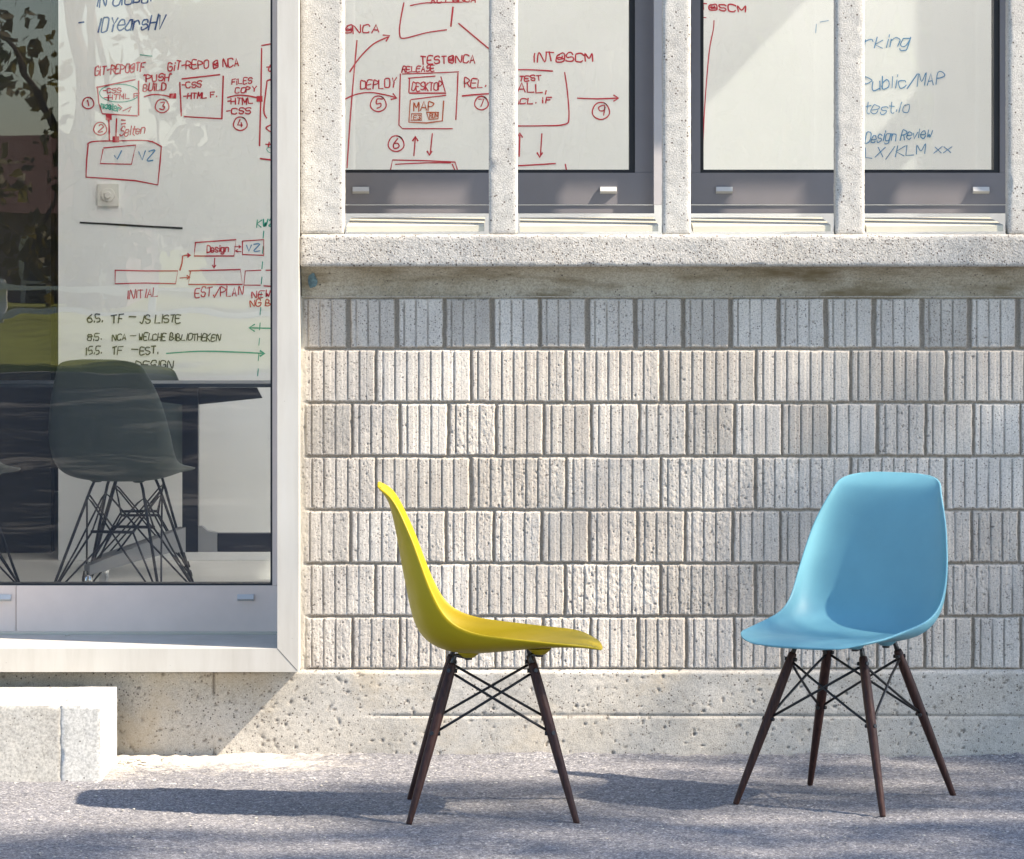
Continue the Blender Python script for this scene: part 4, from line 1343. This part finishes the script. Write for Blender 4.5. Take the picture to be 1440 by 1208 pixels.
def tree(name, label, x, y, h, cw, cz, n, size, mat, seed, group=None, extra=None):
    rr = random.Random(seed)
    root = empty(name, (x, y, 0))
    tag(root, label, 'tree', group)
    bm = bmesh.new()
    r0 = 0.022 * h + 0.05
    tp = [Vector((rr.uniform(-.1, .1) * k * .3, rr.uniform(-.1, .1) * k * .3, h * 0.75 * k / 6)) for k in range(7)]
    tp[0] = Vector((0, 0, -0.1))
    tube(bm, tp, [r0 * (1.25 if k == 0 else 1 - k / 7.5) for k in range(7)], 12)
    clumps = []
    for k in range(34):
        a = rr.uniform(0, 2 * math.pi)
        u = rr.random() ** 0.5
        zf = rr.uniform(-1, 1)
        rad = cw * u * math.sqrt(max(0.05, 1 - zf * zf * 0.9))
        c = Vector((rad * math.cos(a), rad * math.sin(a), cz + zf * (h - cz)))
        clumps.append((c, rr.uniform(0.18, 0.34) * cw))
        if k % 2 == 0:
            st = tp[min(6, 2 + k % 5)]
            mid = st.lerp(c, 0.5) + Vector((0, 0, 0.12 * cw))
            tube(bm, [st, mid, c], [r0 * 0.32, r0 * 0.18, r0 * 0.05], 7)
    finish('trunk', bm, M['bark'], root, smooth=True)
    rg = np.random.default_rng(seed)
    pts = []
    for c, s in clumps:
        m = n // len(clumps)
        d = rg.normal(size=(m, 3)); d /= np.linalg.norm(d, axis=1)[:, None]
        d *= (rg.random(m) ** 0.45)[:, None] * s
        d[:, 2] *= 0.75
        pts.append(d + np.array((c.x + x, c.y + y, c.z)))
    pts = np.concatenate(pts)
    if extra is not None: pts = np.concatenate([pts, extra])
    leaf_cloud('crown', pts, size, mat, root, seed)
    return root

# the tree that stands by the right end of the house and dapples the wall and the ground
rgs = np.random.default_rng(21)
def sstep(a, b, v):
    t = np.clip((v - a) / (b - a), 0, 1)
    return t * t * (3 - 2 * t)
def shade_leaves():
    out = []
    def blotch(a, b, s, seed):
        return np.array([mnoise.noise((x * s, y * s, seed)) for x, y in zip(a, b)])
    # foliage whose shade reaches the right part of the wall
    n = 2600
    x = rgs.uniform(0.1, 2.7, n); z = rgs.uniform(-0.05, 1.25, n)
    p = sstep(0.45, 1.15, x + 0.10 * (z < 0.6) - 0.30 * (z > 1.08)) * 0.72 + 0.04
    p = p * np.clip(0.75 + 1.1 * blotch(x, z, 2.3, 1.0), 0.02, 1)
    keep = rgs.random(n) < p
    A = np.stack([x, np.full(n, YW), z], 1)[keep]
    n = 2200                                                # thin high foliage: faint dapples over the whole wall
    x = rgs.uniform(-0.7, 2.7, n); z = rgs.uniform(-0.05, 1.02, n)
    p = np.clip(0.10 + 1.1 * blotch(x - z * 0.8, z * 0.7, 1.9, 6.0), 0, 0.6)
    A2 = np.stack([x, np.full(n, YW), z], 1)[rgs.random(n) < p]
    # and the ground in front of it
    n = 16000
    x = rgs.uniform(-1.9, 2.0, n); y = rgs.uniform(8.2, 10.72, n)
    low = 1 - sstep(9.30, 9.52, y + 0.05 * blotch(x, y, 3, 9.0))
    right = sstep(0.30, 0.75, x) * sstep(10.0, 10.35, y) * 0.9
    mid = 0.95 * sstep(-0.85, 0.1, x) * (1 - sstep(10.15, 10.3, y))
    mid = np.maximum(mid, 0.5 * sstep(0.15, 0.45, x) * sstep(9.70, 9.82, y) * (1 - sstep(0.6, 0.8, x)))
    midband = 0.5 * np.exp(-((y - 9.98) / 0.10) ** 2) * sstep(-0.9, 0.0, x)
    p = np.maximum(np.maximum(low * 0.85, right), np.maximum(mid, midband))
    p = p * np.clip(0.8 + 1.0 * blotch(x, y * 1.8, 2.4, 4.0), 0.03, 1)
    keep = rgs.random(n) < p
    B = np.stack([x, y, np.zeros(n)], 1)[keep]
    n = 9000                                                # the rest of the crown, shading ground nearer the street
    x = rgs.uniform(-2.2, 2.6, n); y = rgs.uniform(5.2, 8.2, n)
    C = np.stack([x, y, np.zeros(n)], 1)
    n = 85                                                  # soft shade on the yellow seat
    D_ = np.stack([rgs.uniform(-0.16, 0.26, n), rgs.uniform(9.45, 9.95, n), np.full(n, 0.44)], 1)
    q = np.concatenate([A, B, C, D_])
    q = np.concatenate([q, A2])
    t = rgs.uniform(11.0, 14.0, len(q)) + 1.2 * (q[:, 0] < 0)
    t[-len(A2):] += 3.5
    s = np.array((-SUN.x, -SUN.y, -SUN.z))
    return q + t[:, None] * s
tree('shade_tree', 'leafy tree beyond the right end of the building that dapples the wall with shade', 10.6, 4.6, 11.2, 1.2, 8.6, 900, 0.085, M['leaf'], 77, extra=shade_leaves())

far = [(-15.5, -41, 9, 'leaf_dark'), (-11.2, -39.5, 8, 'leaf_brown'), (-7.0, -42, 9.5, 'leaf_brown'), (-3.0, -40, 8, 'leaf'), (1.6, -43, 9, 'leaf_dark'), (6.0, -40, 8.5, 'leaf'), (10.5, -42, 9.5, 'leaf_dark'), (15.0, -40, 8, 'leaf'), (-18, -55, 12, 'leaf_brown'), (-14.5, -56, 12, 'leaf_dark'), (-4.6, -57, 12.5, 'leaf_brown'), (0, -56, 12, 'leaf_dark'), (6, -57, 12.5, 'leaf_brown'), (12, -56, 12, 'leaf_dark'), (18, -57, 12, 'leaf')]
for i, (x, y, h, m) in enumerate(far):
    tree('park_tree', ['dark broad tree across the lawn, mirrored in the window glass', 'olive brown tree across the lawn, mirrored in the tall window', 'fresh green tree across the lawn, mirrored in the window glass'][['leaf_dark', 'leaf_brown', 'leaf'].index(m)],
         x, y, h, h * 0.34, h * 0.50, 2600 if i == 2 else 7500, 0.27, M[m], 100 + i, 'park trees across the lawn')
for i, (x, y) in enumerate(((2.9, 0.6), (3.1, -5.2), (2.7, -10.8), (1.9, -17.0))):
    tree('street_tree', 'dense round street tree whose shade darkens the road behind the viewer', x, y, 8.4, 3.7, 6.3, 9000, 0.24, M['leaf'], 140 + i, 'street trees along the road')

rgw = np.random.default_rng(5)
nw = 26000
wx = rgw.uniform(-7, 26, nw)
wz = rgw.random(nw) ** 0.8 * (8.5 + 1.8 * np.sin(wx * 0.9) + 1.2 * np.sin(wx * 2.3))
tag(leaf_cloud('far_wood', np.stack([wx, -68 - rgw.random(nw) * 5, wz], 1), 0.75, M['leaf_brown'], None, 6), 'dense olive wood at the far side of the park, mirrored in the upper windows', 'wood', kind='stuff')
# house across the lawn, seen only as a reflection
house = empty('brick_house', (-10.6, -47, -0.4))
tag(house, 'low brownish house with white windows across the lawn, mirrored in the tall window', 'house')
obox('wall', -1.6, 3.8, -6, 0, 0, 2.2, M['house_wall'], house)
bm = bmesh.new()
a = [bm.verts.new(p) for p in ((-1.9, 0.3, 2.2), (4.1, 0.3, 2.2), (4.1, -6.3, 2.2), (-1.9, -6.3, 2.2), (-1.9, -3, 3.6), (4.1, -3, 3.6))]
for f in ((0, 1, 5, 4), (2, 3, 4, 5), (0, 4, 3), (1, 2, 5), (0, 3, 2, 1)): bm.faces.new([a[i] for i in f])
finish('roof', bm, M['house_roof'], house)
for k in range(5):
    x = -1.1 + k * 1.0
    w = frame_piece('window', [(x, x + 0.10, 0.004, 0.05, 0.3, 1.75), (x + 0.45, x + 0.55, 0.004, 0.05, 0.3, 1.75), (x + .1005, x + .4495, 0.004, 0.045, 1.65, 1.75), (x + .1005, x + .4495, 0.004, 0.045, 0.98, 1.06), (x + .1005, x + .4495, 0.004, 0.045, 0.3, 0.4)], M['house_white'], house, 0)
    obox('pane', x + 0.1, x + 0.45, 0.002, 0.012, 0.4, 1.65, M['house_pane'], w)
fence = empty('rail_fence', (-14, -34.5, 0))
tag(fence, 'long white two rail fence at the far edge of the lawn', 'fence')
for k in range(13):
    obox('post', k * 2.2 - 0.05, k * 2.2 + 0.05, -0.05, 0.05, 0, 0.75, M['house_white'], fence)
for z in (0.25, 0.6):
    obox('rail', 0, 26.4, 0.052, 0.09, z, z + 0.09, M['house_white'], fence)
